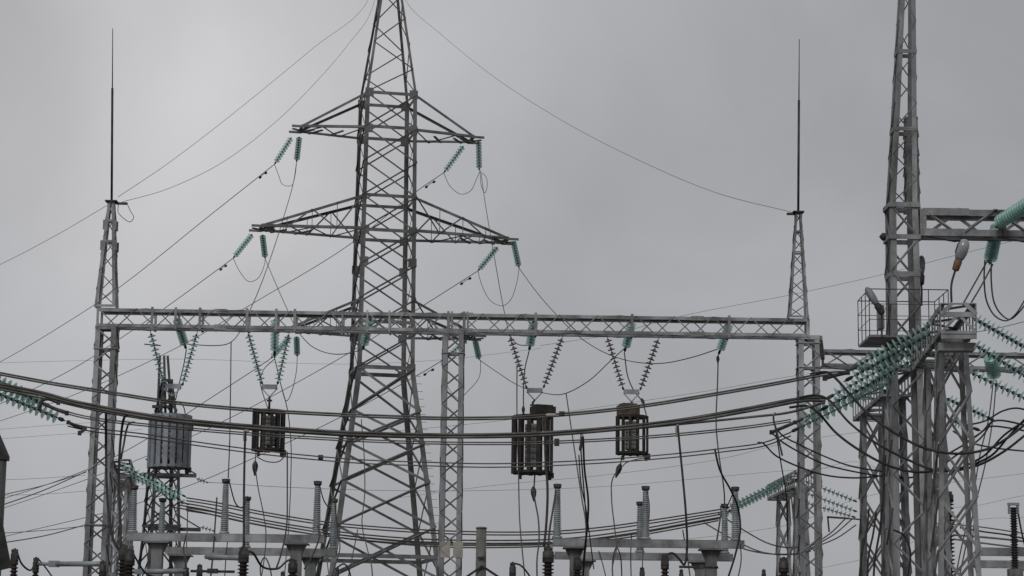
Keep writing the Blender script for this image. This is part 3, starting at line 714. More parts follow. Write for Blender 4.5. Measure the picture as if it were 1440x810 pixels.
m.build('collar', 'mast', mast)
m = MB(); c = P(1245, 333, MY); m._lathe(c, Vector((-1, 0, 0)), [(0, .08), (.06, .09), (.10, .05), (.13, .01)], 10); m.build('bolt_cap', 'fit', mast)
# slimmer box column rising inside the spire
z0_, z1_ = P(1280, 300, 49).z, P(1280, 168, 49).z
pc = P(1280, 200, 49.1)
lattice('inner_ladder', mast, 'mast', quad(Vector((pc.x, 49.0, z0_)), .30, .30), quad(Vector((pc.x, 49.0, z1_)), .26, .26), 5, .08, .035, rings=(.55, .85, 1), th=.012)
footing(mast, Vector((mc.x, MY + .3, 0)), 1.2)
a = P(1298, 331, MY); b = P(1760, 337, MY); b.z = a.z
hb, HA, HB2 = hbeam(mast, a, b, .55, .58, 9, .14, .07, 'mast', 'beam')
for px in (1300, 1407, 1412): 
    p = P(px, 331, MY); mv = MB(); mv.bar(Vector((p.x, MY - .02, a.z)), Vector((p.x, MY - .02, a.z + .58)), .09, .02, (0, 1, 0)); mv.build('batten', 'mast', hb)
mv = MB()
mv.bar(HA[3] + Vector((0, -.03, -.06)), HA[3] + Vector((1.0, -.03, -.06)), .16, .012, (0, 1, 0)); mv.build('splice_plate', 'mast', hb); mv = MB(); mv.bar(HA[0] + Vector((0, -.03, .07)), HA[0] + Vector((.9, -.03, .07)), .16, .012, (0, 1, 0)); mv.build('splice_plate', 'mast', hb)
fc = Vector((b.x, MY + .3, 0))
lattice('column', mast, 'mast', quad(fc + Vector((0, 0, .2)), .8, .8), quad(fc + Vector((0, 0, a.z)), .6, .6), 13, .13, .06, th=.02)
# service platform
pf = thing('service_platform', 'railed steel service platform wrapped round the tall mast', 'platform', P(1270, 470, 47.4))
fl = P(1223, 472, 47.4); z = fl.z; m = MB()
p00, p10 = Vector((fl.x, 47.4, z)), Vector((P(1338, 472, 47.4).x - .05, 47.4, z)); dY = 1.55
m.bar((p00 + p10)/2 - Vector(((p10.x-p00.x)/2, -dY/2, 0)), (p00+p10)/2 + Vector(((p10.x-p00.x)/2, dY/2, 0)), dY, .05, (0, 0, 1))
m.build('floor', 'mast', pf)
crn = [p00, p10, p10 + Vector((0, dY, 0)), p00 + Vector((0, dY, 0))]; hr = 1.0; m = MB()
for k in range(4):
    a_, b_ = crn[k], crn[(k+1) % 4]
    for h in (.35, .68, hr): m.tube([a_ + Vector((0, 0, h)), b_ + Vector((0, 0, h))], .007 if h < hr else .011, 6)
    nn = 4 if (b_-a_).length > 1.6 else 3
    for j in range(nn): p = a_.lerp(b_, j/nn); m.tube([p, p + Vector((0, 0, hr))], .010, 6)
m.build('railing', 'fit', pf)
m = MB(); m.box(crn[0] + Vector((.3, .4, .45)), .12, .3, .5); m.build('side_panel', 'trapg', pf)
# lamps
def lamp(label, base, neck, headc, d, side=False):
    t = thing('floodlight', label, 'lamp', P(*base), 'platform lamps')
    m = MB(); m.tube(smooth([P(*base), P(*neck), P(*headc)]), .022, 8); m.build('bracket', 'fit', t)
    h = P(*headc); d = Vector(d).normalized()
    m = MB(); m._lathe(h - d*.04, d, [(0, .05), (.02, .07), (.20, .08), (.24, .06)], 14); m.build('lamp_socket', 'orange' if not side else 'fit', t)
    m = MB(); kk = .5 if side else .74
    m._lathe(h + d*.18, d, [(0, .09*kk), (.05, .13*kk), (.16, .165*kk), (.30, .165*kk), (.40, .12*kk), (.44, .05*kk), (.445, .01)], 18); g1 = m.build('lamp_glass', 'trapg' if side else 'lens', t)
    if side: return
    n2 = d.orthogonal(); m = MB(); u = d.cross(Vector((0, -1, 0))); u = u.normalized() if u.length > .1 else Vector((1, 0, 0))
    # dark reflector shell on the left half
    prof = [(.02, .08), (.16, .129), (.30, .129), (.38, .10)]
    b0 = len(m.v); v2 = d.cross(u)
    for hh, rr in prof:
        for k in range(9):
            a = math.pi*(.15 + 1.0*k/8); m.v.append(h + d*(.18 + hh) + (u*math.cos(a) + v2*math.sin(a))*rr)
    for i in range(3):
        for k in range(8): m.f.append((b0+i*9+k, b0+i*9+k+1, b0+(i+1)*9+k+1, b0+(i+1)*9+k))
    s_ = m.build('reflector_shell', 'fit', t)
    md = s_.modifiers.new('thick', 'SOLIDIFY'); md.thickness = .006
lamp('egg-shaped lamp with an orange-brown base standing above the near gantry', (1338, 425, 44.5), (1338, 400, 44.5), (1344, 378, 44.5), (.32, -.1, .95))
lamp('slender grey lamp seen from its side at the left of the service platform', (1240, 476, 47.2), (1240, 450, 47.2), (1240, 439, 47.2), (-.5, .1, .85), True)
lamp('dark lamp half hidden behind the right side of the tall mast', (1296, 430, 48.7), (1296, 405, 48.7), (1295, 398, 48.7), (.06, .1, .95), True)

# strings and droppers of the mast beam
string('big green insulator string leaning in front of the mast beam at the right edge', (1460, 278, 46.4), (1403, 314, 47.9), 15, 'glass', 1.25, 'mast beam insulators', head=.02, tail=.08)
string('big green insulator string hanging below the mast beam with four wires under it', (1403, 316, 48.6), (1391, 372, 49.6), 12, 'glass', 1.2, 'mast beam insulators', head=.05, tail=.18)
DG = 'mast beam droppers'
for lab, pts in [
 ('left straight wire slanting from the hanging mast insulator behind the lamp', [(1389, 366, 49.4), (1372, 396, 48), (1354, 428, 46)]),
 ('right straight wire slanting from the hanging mast insulator', [(1396, 372, 49.4), (1381, 400, 48), (1362, 432, 46)]),
 ('outer loop wire below the hanging mast insulator', [(1385, 366, 49.5), (1384, 395, 49.4), (1388, 425, 49.3), (1400, 445, 49.2), (1415, 451, 49.1), (1428, 442, 49), (1445, 415, 49)]),
 ('inner loop wire below the hanging mast insulator', [(1394, 370, 49.5), (1394, 395, 49.4), (1398, 425, 49.3), (1408, 442, 49.2), (1420, 449, 49.1), (1434, 438, 49), (1450, 415, 49)])]:
    wire('dropper_wire', lab, pts, .018, 'wire', 'wire', DG)
string('fat green insulator hanging behind the strings falling right', (1392, 500, 65), (1399, 532, 65.6), 9, 'glass', 1.6, 'rear portal insulators', head=.02, tail=.1)
string('fat green insulator end-on behind the strings falling left', (1245, 492, 64.8), (1238, 526, 65.4), 9, 'glass', 1.5, 'rear portal insulators', head=.02, tail=.1)
for lab, pts in [
 ('left long wire dropping from the fat insulator beside the near gantry', [(1397, 535, 65.4), (1390, 590, 64), (1378, 640, 63), (1368, 700, 62), (1352, 770, 61), (1340, 830, 60)]),
 ('right long wire dropping from the fat insulator beside the near gantry', [(1401, 535, 65.4), (1396, 590, 64), (1386, 650, 63), (1374, 700, 62), (1360, 760, 61), (1345, 830, 60)])]:
    wire('dropper_wire', lab, pts, .018, 'wire', 'wire', 'rear droppers')

# ================================================================== FAR BUSBARS
FB = 'far busbar conductors'
F1 = [(262, 700, 71), (300, 706, 71), (370, 720, 71), (450, 733, 71), (560, 743, 71), (680, 748, 71), (780, 747, 71), (850, 741, 71), (940, 728, 71), (1015, 716, 72)]
F2 = [(250, 706, 73), (290, 713, 73), (350, 727, 73), (440, 743, 73), (560, 756, 73), (680, 760, 73), (800, 757, 73), (900, 744, 73), (960, 733, 73), (1020, 722, 74)]
F3 = [(262, 714, 75), (300, 720, 75), (360, 733, 75), (460, 750, 75), (600, 764, 75), (700, 766, 75), (800, 762, 75), (880, 752, 75), (960, 738, 75), (1010, 728, 76)]
bus('highest of the far busbars low in the frame', [F1, off(F1, 0, 4, .2)], FB, .022, 'wire')
bus('middle of the far busbars, three wires bunched together', [F2, off(F2, 0, 4, .2), off(F2, -8, 7, .4)], FB, .024, 'wire')
bus('lowest of the far busbars', [F3, off(F3, 0, 4, .2)], FB, .024, 'wire')
FS = 'far busbar strings'
string('upper far green string falling right from the far left gantry', (168, 652, 69.5), (262, 699, 70.8), 14, 'glass', .82, FS)
string('middle far green string falling right from the far left gantry', (172, 658, 71), (254, 703, 72.5), 13, 'glass', .80, FS)
string('lower far green string falling right from the far left gantry', (178, 667, 73), (266, 710, 74.5), 14, 'glass', .80, FS)
string('upper far green string falling left from the far right gantry', (1118, 668, 73), (1020, 716, 72), 16, 'glass', .82, FS)
string('middle far green string falling left from the far right gantry', (1110, 676, 75), (1022, 720, 74), 15, 'glass', .80, FS)
string('lower far green string falling left from the far right gantry', (1100, 684, 77), (1014, 726, 76), 15, 'glass', .80, FS)
string('top dark string falling right between the right portal column and the gantry legs', (1130, 676, 73.5), (1206, 706, 73), 11, 'glass', .85, FS)
string('middle dark string falling right between the right portal column and the gantry legs', (1130, 692, 75.5), (1206, 720, 75), 11, 'glass', .85, FS)
string('bottom dark string falling right between the right portal column and the gantry legs', (1130, 706, 77.5), (1204, 728, 77), 11, 'glass', .85, FS)
FJ = 'far jumper cables'
for lab, pts in [
 ('far jumper looping from the far busbar ends under the far right gantry, upper', [(1010, 722, 72), (1045, 745, 72), (1080, 764, 71.6), (1110, 770, 71), (1130, 768, 71)]),
 ('far jumper looping under the far right gantry, lower', [(990, 735, 74), (1030, 758, 73.6), (1070, 776, 73), (1105, 780, 72.6), (1140, 775, 72)]),
 ('far jumper nearest the disconnector end', [(1020, 760, 70), (1050, 773, 70), (1085, 779, 70), (1120, 779, 70)]),
 ('far jumper rising right of the right portal column, left one', [(1136, 770, 74), (1150, 762, 74), (1170, 748, 74), (1190, 728, 74)]),
 ('far jumper rising right of the right portal column, middle one', [(1134, 774, 76), (1150, 765, 76), (1175, 750, 76), (1198, 730, 76)]),
 ('far jumper rising right of the right portal column, right one', [(1134, 776, 78), (1150, 768, 78), (1178, 756, 78), (1204, 738, 78)]),
 ('cable hanging down from the far right gantry into the dark bushing', [(1112, 690, 62), (1116, 730, 60), (1117, 760, 55), (1110, 780, 50), (1103, 788, 44)])]:
    wire('jumper_cable', lab, pts, .022, 'wire', 'cable', FJ)

# ================================================================== DISCONNECTORS
def disconnector(label, bx0, bx1, by, Y, posts, pillars, group='disconnectors'):
    a, b = P(bx0, by, Y), P(bx1, by + (bx1-bx0)*.0125, Y); zt_ = (a.z + b.z)/2
    t = thing('disconnector', label, 'disconnector', Vector(((a.x+b.x)/2, Y, 0)), group)
    m = MB(); H = .19
    p, q = Vector((a.x, Y, zt_ - H/2)), Vector((b.x, Y, zt_ - H/2)); m.bar(p, q, H - .03, .012, (0, 1, 0))
    for s in (-1, 1): m.bar(p + Vector((0, .05, s*H/2)), q + Vector((0, .05, s*H/2)), .11, .014, (0, 0, 1))
    p2_, q2_ = p + Vector((0, .45, 0)), q + Vector((0, .45, 0)); m.bar(p2_, q2_, H - .03, .012, (0, 1, 0))
    for px in range(int(bx0), int(bx1), 45): c = P(px, by, Y); m.bar(Vector((c.x, Y + .01, zt_ - H/2)), Vector((c.x, Y + .44, zt_ - H/2)), .06, .04, (0, 0, 1))
    m.build('steel_beam', 'steel', t)
    Z = Vector((0, 0, 1))
    for px, ptop in posts:
        c = P(px, ptop, Y + .2); c.y = Y + .2; H2 = c.z - zt_ - .02; ba = Vector((c.x, Y + .2, zt_ + .01)); prof = [(0, .125), (.06, .125), (.065, .085)]
        n = int(H2/.055)
        for k in range(n):
            h0 = .08 + (H2 - .20)*k/n; r_ = .108 - .032*k/n; dh = (H2 - .20)/n
            prof += [(h0, r_*.78), (h0 + dh*.3, r_*1.03), (h0 + dh*.55, r_*1.0), (h0 + dh*.8, r_*.76)]
        m = MB(); m._lathe(ba, Z, prof + [(H2 - .11, .06)], 14); po = m.build('post_insulator', 'gpost', t)
        m = MB(); m._lathe(ba + Z*(H2 - .115), Z, [(0, .07), (.03, .10), (.07, .10), (.08, .06), (.12, .05)], 12); m.box(ba + Z*(H2 - .02), .20, .08, .04); m.build('terminal_cap', 'fit', po)
    for px, wpx in pillars:
        c = P(px, by + 10, Y + .25); wd = wpx*Y/F*.9; c = Vector((c.x, Y + .25, 0)); zz = zt_ - H - .02
        m = MB(); m.box(c + Z*(zz/2 - .15), wd, wd, zz - .3)
        m.prism(c + Z*(zz - .30), c + Z*(zz), [(-wd/2, -wd/2), (wd/2, -wd/2), (wd/2, wd/2), (-wd/2, wd/2)], Vector((1, 0, 0)), Vector((0, 1, 0)))
        for sx in (-1, 1): m.prism(c + Vector((sx*wd/2, -wd*.4, zz - .02)), c + Vector((sx*wd/2, wd*.4, zz - .02)), [(0, 0), (sx*.12, 0), (0, -.25)], Vector((1, 0, 0)), Z)
        m.box(c + Z*(zz - .01), wd + .34, .6, .03); m.build('pillar', 'conc', t)
    return t
disconnector('front disconnector left of the pylon with three grey post insulators on a steel beam', 178, 456, 749, 56, [(189, 682), (318, 673), (447, 676)], [(222, 17), (417, 17)])
disconnector('rear disconnector left of the pylon, shorter and lower in the picture', 232, 472, 769, 61, [(229, 700), (348, 698), (470, 701)], [(254, 16), (437, 16)])
disconnector('front disconnector right of the big trap with post insulators at both ends and its middle', 778, 1047, 757, 56, [(784, 680), (908, 683), (1034, 684)], [(808, 15), (1000, 17)])
disconnector('rear disconnector right of the big trap, shorter and lower in the picture', 780, 1031, 776, 61, [(900, 705), (1019, 708)], [(822, 15), (985, 16)])
disconnector('disconnector frame at the lower right corner behind the near gantry legs', 1376, 1560, 770, 56, [(1500, 700)], [(1470, 18)])
disconnector('lower second frame at the lower right corner', 1372, 1560, 788, 61, [(1490, 715)], [(1455, 18)])

# ================================================================== BROWN BUSHINGS ALONG THE BOTTOM
def bushing(label, px, ptop, Y, dia, nh=16, H=1.25, cap=True, stand='conc', grp='brown porcelain bushings'):
    c = P(px, ptop, Y); zt_ = c.z; c = Vector((c.x, Y, 0)); Z = Vector((0, 0, 1)); r = dia/2
    t = thing('bushing', label, 'bushing', c, grp); prof = []
    dh = (H - .2)/nh
    for k in range(nh):
        h0 = zt_ - H + .02 + dh*k; prof += [(h0, r*.62), (h0 + dh*.25, r*1.02), (h0 + dh*.4, r), (h0 + dh*.6, r*.62)]
    m = MB(); m._lathe(c, Z, prof + [(zt_ - .17, r*.55)], 16); m.build('ribbed_insulator', 'porc', t)
    m = MB(); m._lathe(c, Z, [(zt_ - .30, r*.85), (zt_ - .28, r*.95), (zt_ - .1, r*.95), (zt_ - .08, r*.6), (zt_ - .04, r*.35), (zt_, r*.3)], 14); m.box(c + Z*(zt_ - .05), r*1.5, .07, .06); m.build('metal_cap', 'fit', t)
    m = MB(); hb_ = zt_ - H; m.box(c + Z*(hb_/2), .26, .26, hb_); m.box(c + Z*(hb_ + .0), .46, .46, .06); m.build('stand', 'conc', t)
    return t
for a in [
 ('tall dark bushing under the straight black cable left of the pylon', 343, 768, 42, .21),
 ('dark bushing at the foot of the left portal column, right one of two', 183, 772, 42, .20),
 ('dark bushing at the foot of the left portal column, left one of two', 174, 765, 42.6, .19),
 ('leftmost dark bushing beside the corner pole', 21, 771, 42, .15),
 ('second dark bushing from the left corner', 51, 783, 44, .13),
 ('dark bushing in front of the left portal column foot', 145, 788, 43, .14),
 ('tall dark bushing below the biggest line trap', 771, 768, 42, .22),
 ('small dark bushing left of the one below the biggest trap', 721, 790, 45, .14),
 ('dark bushing with a curved black cable under the right disconnector', 935, 778, 43, .16),
 ('dark bushing at the foot of the far right gantry', 1102, 783, 44, .2),
 ('small dark bushing at the left of the rear left disconnector', 262, 797, 46, .14),
 ('small dark bushing just right of the left disconnector pillars', 398, 803, 48, .12),
 ('tiny bushing tip left of the pylon foot', 474, 797, 48, .10),
 ('tiny bushing tip beside the right disconnector pillar', 1074, 800, 48, .10)]: bushing(*a)
# horizontal switch arms at the bottom left
m = MB(); a, b = P(52, 793, 44), P(150, 793, 43); m.tube([a, a.lerp(b, .3)], .035, 8); m.tube([a.lerp(b, .3), b], .05, 8); m.box(a.lerp(b, .25), .2, .1, .12)
own(m, 'rotary_switch', 'gpost', 'thick horizontal switch arm low at the left between two dark bushings', 'switch')
m = MB(); a, b = P(290, 783, 47), P(338, 785, 46); m.tube([a, b], .05, 8); m.box(P(303, 781, 47), .35, .12, .10); m.box(P(303, 786, 47), .28, .1, .05)
own(m, 'rotary_switch', 'gpost', 'short horizontal switch arm left of the tall dark bushing under the straight cable', 'switch')
m = MB(); a, b = P(195, 804, 46), P(262, 803, 46); m.tube([a, b], .05, 8); m.box(a, .2, .12, .1)
own(m, 'rotary_switch', 'gpost', 'horizontal switch arm at the bottom edge right of the left portal column', 'switch')

# ================================================================== DROPPERS AND CABLES
CG = 'droppers and cables'
for lab, pts, r, mt in [
 ('straight black cable from the busbars to the tall bushing left of the pylon', [(345, 606, 44), (344, 640, 43.5), (343, 700, 43), (343, 768, 42)], .022, 'black'),
 ('straight dropper wire right of the first trap down to a post insulator', [(325, 481, 65), (324, 560, 62), (323, 620, 59), (321, 672, 56.2)], .016, 'wire'),
 ('curved dropper from the first post insulator to the second', [(322, 676, 56.2), (330, 705, 57), (338, 714, 58), (344, 710, 59), (347, 698, 61.2)], .018, 'black'),
 ('left wire of the pair dropping right of the small dark trap', [(404, 636, 60), (404, 690, 58), (403, 740, 52), (395, 780, 47), (389, 798, 45)], .018, 'black'),
 ('right wire of the pair dropping right of the small dark trap', [(396, 545, 60.4), (404, 575, 60.3), (409, 620, 60), (409, 670, 59), (406, 740, 58), (400, 810, 57)], .014, 'wire'),
 ('black cable sagging between the tall bushing and the concrete pillar', [(345, 775, 42), (356, 778, 42.5), (368, 796, 43), (388, 800, 44), (402, 790, 46), (410, 786, 48)], .022, 'black'),
 ('wire hanging below the small dark trap with a pear-shaped clamp', [(360, 636, 60.3), (359, 650, 60), (362, 680, 59), (370, 720, 57), (374, 750, 55), (371, 790, 52), (365, 825, 50)], .014, 'wire'),
 ('little slack loop under the small dark trap', [(362, 643, 60.3), (375, 649, 60.3), (392, 649, 60.3), (402, 640, 60.3)], .014, 'wire'),
 ('wavy wire in front of the pylon centre', [(508, 590, 80), (512, 640, 78), (513, 690, 76), (509, 735, 72), (516, 770, 68), (523, 800, 64), (524, 830, 62)], .018, 'wire'),
 ('left wire falling below the third V beside the big trap', [(727, 512, 62), (727, 583, 61.6), (729, 660, 60), (731, 735, 57), (737, 800, 54), (740, 830, 52)], .016, 'wire'),
 ('wire falling from the beam string above the big trap', [(744, 494, 61.6), (738, 520, 61.2), (736, 560, 61), (737, 586, 60.9)], .016, 'wire'),
 ('wire from the small loop under the big trap to the lower edge', [(752, 668, 60.3), (751, 690, 60), (757, 730, 58), (758, 760, 56), (755, 790, 54), (756, 830, 52)], .020, 'wire'),
 ('thick black cable down the right side of the big trap to the bushing', [(766, 588, 44), (767, 640, 43.5), (770, 690, 43), (768, 740, 42.4), (765, 768, 42)], .024, 'black'),
 ('black cable from the post insulator head to the tall bushing below the big trap', [(782, 690, 56), (777, 720, 52), (773, 745, 46), (771, 768, 42)], .022, 'black'),
 ('long dropper from the dipping slack wire between the two right traps', [(796, 553, 66), (803, 600, 64), (812, 660, 60), (818, 700, 57), (824, 740, 52), (822, 790, 48)], .018, 'wire'),
 ('left of three cables right of the big trap', [(816, 618, 46), (818, 650, 46), (822, 700, 47), (825, 750, 49), (821, 800, 50)], .015, 'black'),
 ('middle of three cables right of the big trap', [(820, 614, 44), (822, 660, 44.5), (827, 700, 45), (826, 740, 46), (822, 775, 47), (820, 810, 48)], .020, 'black'),
 ('right-hand cable from the thick busbar to the disconnector pillar', [(814, 640, 49), (817, 680, 49.5), (823, 710, 50), (828, 745, 52), (835, 800, 54)], .014, 'wire'),
 ('wire from the string above the rusty-box trap down to its side', [(878, 496, 61.6), (883, 530, 61.3), (893, 552, 61), (902, 563, 60.8), (909, 583, 60.5)], .016, 'wire'),
 ('wire hanging below the rusty-box trap with a pear-shaped clamp', [(874, 642, 60.3), (872, 655, 60), (862, 672, 59.5), (860, 700, 58), (864, 740, 56), (867, 770, 54), (861, 800, 52), (866, 830, 50)], .016, 'wire'),
 ('slack wire from the foot of the rusty-box trap back along the busbar', [(875, 656, 60), (882, 650, 59.6), (895, 646, 59.4), (914, 643, 60.2)], .014, 'wire'),
 ('heavy black cable swinging down from the busbar to the curved bushing', [(953, 598, 44), (956, 630, 43.6), (960, 670, 43.2), (965, 730, 43), (966, 775, 43), (962, 794, 43), (955, 786, 43), (946, 778, 43), (936, 780, 43)], .021, 'black'),
 ('straight dropper from the beam string nearest the right spire', [(1010, 500, 61.7), (1009, 540, 61), (1007, 590, 60), (1011, 640, 58), (1017, 680, 57), (1019, 708, 61)], .018, 'wire'),
 ('curved black cable from the lowest busbar down past the right post insulators', [(1005, 631, 48.9), (1012, 660, 49), (1028, 690, 49.5), (1038, 715, 50), (1041, 745, 50), (1034, 780, 50), (1024, 812, 50)], .022, 'black'),
 ('wire beside it down to the end of the right disconnector', [(1090, 600, 46.5), (1098, 650, 48), (1106, 700, 50), (1108, 760, 52)], .014, 'black'),
 ('thin wire between the post insulator pair under the rusty-box trap', [(910, 690, 56), (913, 710, 57), (912, 735, 58), (905, 760, 60), (903, 810, 60)], .014, 'wire'),
 ('pair of thin wires under the rear left disconnector', [(321, 752, 57), (318, 780, 57), (315, 830, 57)], .014, 'wire'),
 ('small loop of cable between leftmost bushings', [(24, 776, 42), (30, 792, 42.4), (42, 802, 43), (50, 790, 44)], .018, 'black'),
 ('cable running down right from the second bushing', [(54, 786, 44), (64, 798, 44), (76, 815, 44)], .016, 'black'),
 ('black cable down the left portal column front, left one', [(149, 581, 44), (149, 628, 45), (150, 680, 44), (154, 730, 43), (162, 765, 42.6), (172, 778, 42.6)], .026, 'black'),
 ('black cable down beside the left portal column, right one', [(180, 579, 43.4), (172, 598, 45), (169, 625, 45), (167, 680, 44.4), (169, 730, 43.5), (170, 768, 42.6)], .026, 'black'),
 ('grey cable with a bent top hanging from the busbar beside the left column', [(190, 594, 45), (182, 595, 45), (178, 604, 45), (174, 625, 45), (170, 646, 45)], .020, 'bus'),
 ('cable looping from the right bushing at the left column to the switch arm', [(186, 776, 42), (195, 792, 43), (205, 806, 44), (220, 812, 45)], .018, 'black'),
 ('small arching cable over the top of the grey line trap', [(246, 566, 60.3), (252, 566, 60.3), (258, 572, 60.3), (261, 585, 60.3)], .016, 'wire'),
 ('wire dropping from the leftmost beam string to the grey line trap', [(262, 492, 61.6), (259, 510, 61.4), (252, 540, 61), (247, 562, 60.6)], .016, 'wire'),
 ('wire from the small bushing curving down under the big trap', [(723, 792, 45), (732, 795, 45), (742, 806, 45), (750, 820, 45)], .018, 'black'),
 ('thin wire dropping left of the far left gantry strings', [(264, 712, 74), (263, 750, 72), (261, 800, 70)], .018, 'wire'),
 ('small curved wire from the head of the rightmost post insulator', [(1033, 688, 56), (1028, 700, 56), (1022, 712, 58), (1019, 709, 61)], .016, 'wire'),
 ('short wire from the second left post insulator head down to the rear one', [(449, 680, 56), (454, 700, 57), (464, 712, 60), (469, 703, 61)], .016, 'wire'),
 ('pair of crossing wires under the pylon base', [(503, 745, 66), (498, 770, 64), (490, 810, 62)], .016, 'wire')]:
    wire('dropper_cable', lab, pts, r, mt, 'cable', CG)
# pear-shaped clamps on three droppers
for lab, c, d in [('pear-shaped dark clamp hanging under the small dark trap', (359, 648, 60), (0, 0, -1)), ('pear-shaped dark clamp hanging under the biggest dark trap', (750, 684, 60), (.05, 0, -1)), ('pear-shaped dark clamp tilted under the rusty-box trap', (873, 652, 60), (-.35, 0, -1)),
                  ('small dark clamp on the dropper left of the big trap', (736, 571, 60.9), (0, 0, -1)), ('slim dark clamp on the wire beside the rusty-box trap', (902, 560, 60.8), (.4, 0, -1)), ('slim clamp on the dropper below the string nearest the right spire', (1009.5, 500, 61.6), (0, 0, -1))]:
    m = MB(); p = P(*c); d = Vector(d).normalized(); k = 1.0 if 'pear' in lab else .6
    m._lathe(p, d, [(0, .02), (.04*k, .05*k), (.12*k, .08*k), (.22*k, .07*k), (.34*k, .035*k), (.40*k, .015)], 10)
    own(m, 'clamp', 'fit', lab, 'clamp', 'clamps on the droppers')
# stubs where droppers leave the busbars
for i, (lab, pts) in enumerate([('pale bent clamp on the busbars above the straight cable left of the pylon', [(350, 607, 44), (345, 606, 44), (344.5, 620, 44)]),
  ('pale bent clamp on the topmost busbar in front of the big trap', [(782, 584, 41), (770, 584, 41), (765, 590, 41.4), (765, 604, 42)]),
  ('pale bent clamp over the heavy black cable right of the rusty-box trap', [(960, 595, 44), (954, 596, 44), (952, 602, 44), (953, 614, 44)]),
  ('pale clamp stub near the bend of the cables left of the right portal column', [(1090, 580, 44), (1088, 584, 44), (1093, 610, 45), (1100, 640, 46)]),
  ('pale clamp stub on the middle busbar right of the big trap', [(818, 612, 44), (818, 620, 45), (816, 632, 46)])]):
    wire('busbar_clamp', lab, pts, .034 if i != 3 else .02, 'brownplate', 'clamp', 'pale clamps on the busbars')

# ================================================================== FAR BACKGROUND
# dark slim pylon behind the first trap
DY = 84
dt = thing('lattice_pylon', 'slim dark lattice tower behind the grey line trap at the left', 'pylon', base_of(P(230, 560, DY)), 'pylons')
c0 = base_of(P(230, 660, DY))
def dz(y): return P(230, y, DY).z
def dq(z, wd): return quad(Vector((c0.x, c0.y, z)), wd, wd, R(25))
lattice('lower_body', dt, 'far', dq(.2, 2.0), dq(dz(740), 1.1), 5, .11, .06)
lattice('middle_body', dt, 'far', dq(dz(740), 1.1), dq(dz(600), .85), 4, .11, .06, rings=(0, .5, 1))
lattice('upper_body', dt, 'far', dq(dz(600), .8), dq(dz(535), .35), 3, .10, .05)
m = MB()
for dx in (-.3, .02, .28): m.tube([Vector((c0.x + dx, c0.y, dz(600))), Vector((c0.x + dx*.5 - .15, c0.y, dz(500)))], .05, 6)
m.box(Vector((c0.x - .1, c0.y, dz(572))), .8, .2, .10); m.build('top_switch', 'far', dt)
for y, x0, x1 in ((667, 199, 276), (743, 208, 282), (484, 203, 226)):
    m = MB(); p, q = P(x0, y, DY), P(x1, y + 2, DY); m.bar(p, q, .13, .13, (0, 1, 0)) if y != 484 else m.bar(p, q, .04, .04, (0, 1, 0))
    if y != 484:
        m.bar(P(x0 + 6, y - 22, DY), P(x0 + 28, y, DY), .05, .05, (0, 1, 0)); m.bar(P(x1 - 30, y - 18, DY), P(x1, y, DY), .05, .05, (0, 1, 0))
    m.build('crossarm', 'far', dt)
for q in dq(.2, 2.0): footing(dt, q, .5)
string('small pale insulator lying flat right of the slim dark tower, upper', (276, 673, 84), (293, 679, 84), 3, 'glass', .8, 'slim tower insulators', head=.05, tail=.1)
string('small pale insulator lying flat right of the slim dark tower, lower', (282, 741, 84), (302, 747, 84), 3, 'glass', .8, 'slim tower insulators', head=.05, tail=.1)
# concrete pole in the left corner with capped head
cp = thing('corner_pole', 'dark pole with a slanted cap cut by the left edge', 'pole', base_of(P(-4, 700, 50)))
c = base_of(P(-8, 700, 50)); zt_ = P(-4, 647, 50).z
m = MB(); m.prism(Vector((c.x, c.y, 0)), Vector((c.x, c.y, zt_)), [(-.19, -.19), (.19, -.19), (.19, .19), (-.19, .19)], Vector((1, 0, 0)), Vector((0, 1, 0))); m.build('shaft', 'conc', cp)
zp = P(-4, 606, 50).z; m = MB(); b0 = 0
for s in (-.24, .24): m.v += [Vector((c.x - .5, c.y + s, zt_)), Vector((c.x + .24, c.y + s, zt_)), Vector((c.x + .24, c.y + s, zt_ + .10)), Vector((c.x - .02, c.y + s, zp))]
m.v += []; m.f += [(0, 1, 2, 3), (7, 6, 5, 4), (0, 4, 5, 1), (1, 5, 6, 2), (2, 6, 7, 3), (3, 7, 4, 0)]; m.build('slanted_cap', 'dark', cp)
m = MB(); m.bar(P(-6, 730, 49.6), P(8, 800, 49.6), .25, .1, (0, 1, 0)); m.build('stay', 'dark', cp)
# beige pole right of the middle column
bp = thing('stub_pole', 'pale wooden pole with two low struts right of the middle portal column', 'pole', base_of(P(677, 742, 66)))
c = P(677, 742, 66); m = MB(); m.tube([Vector((c.x, c.y, 0)), Vector((c.x, c.y, c.z - .03))], [.19, .15], 12); m.build('shaft', 'beige', bp)
m = MB(); m._lathe(Vector((c.x, c.y, c.z - .03)), Vector((0, 0, 1)), [(0, .17), (.03, .17), (.05, .12)], 12); m.build('top_cap', 'beige', bp)
m = MB(); m.tube([P(678, 796, 65.8), P(655, 812, 65.8)], .035, 6); m.tube([P(678, 796, 65.8), P(702, 812, 65.8)], .035, 6); m.bar(P(671, 784, 65.8), P(683, 784, 65.8), .05, .05); m.build('strut', 'dark', bp)
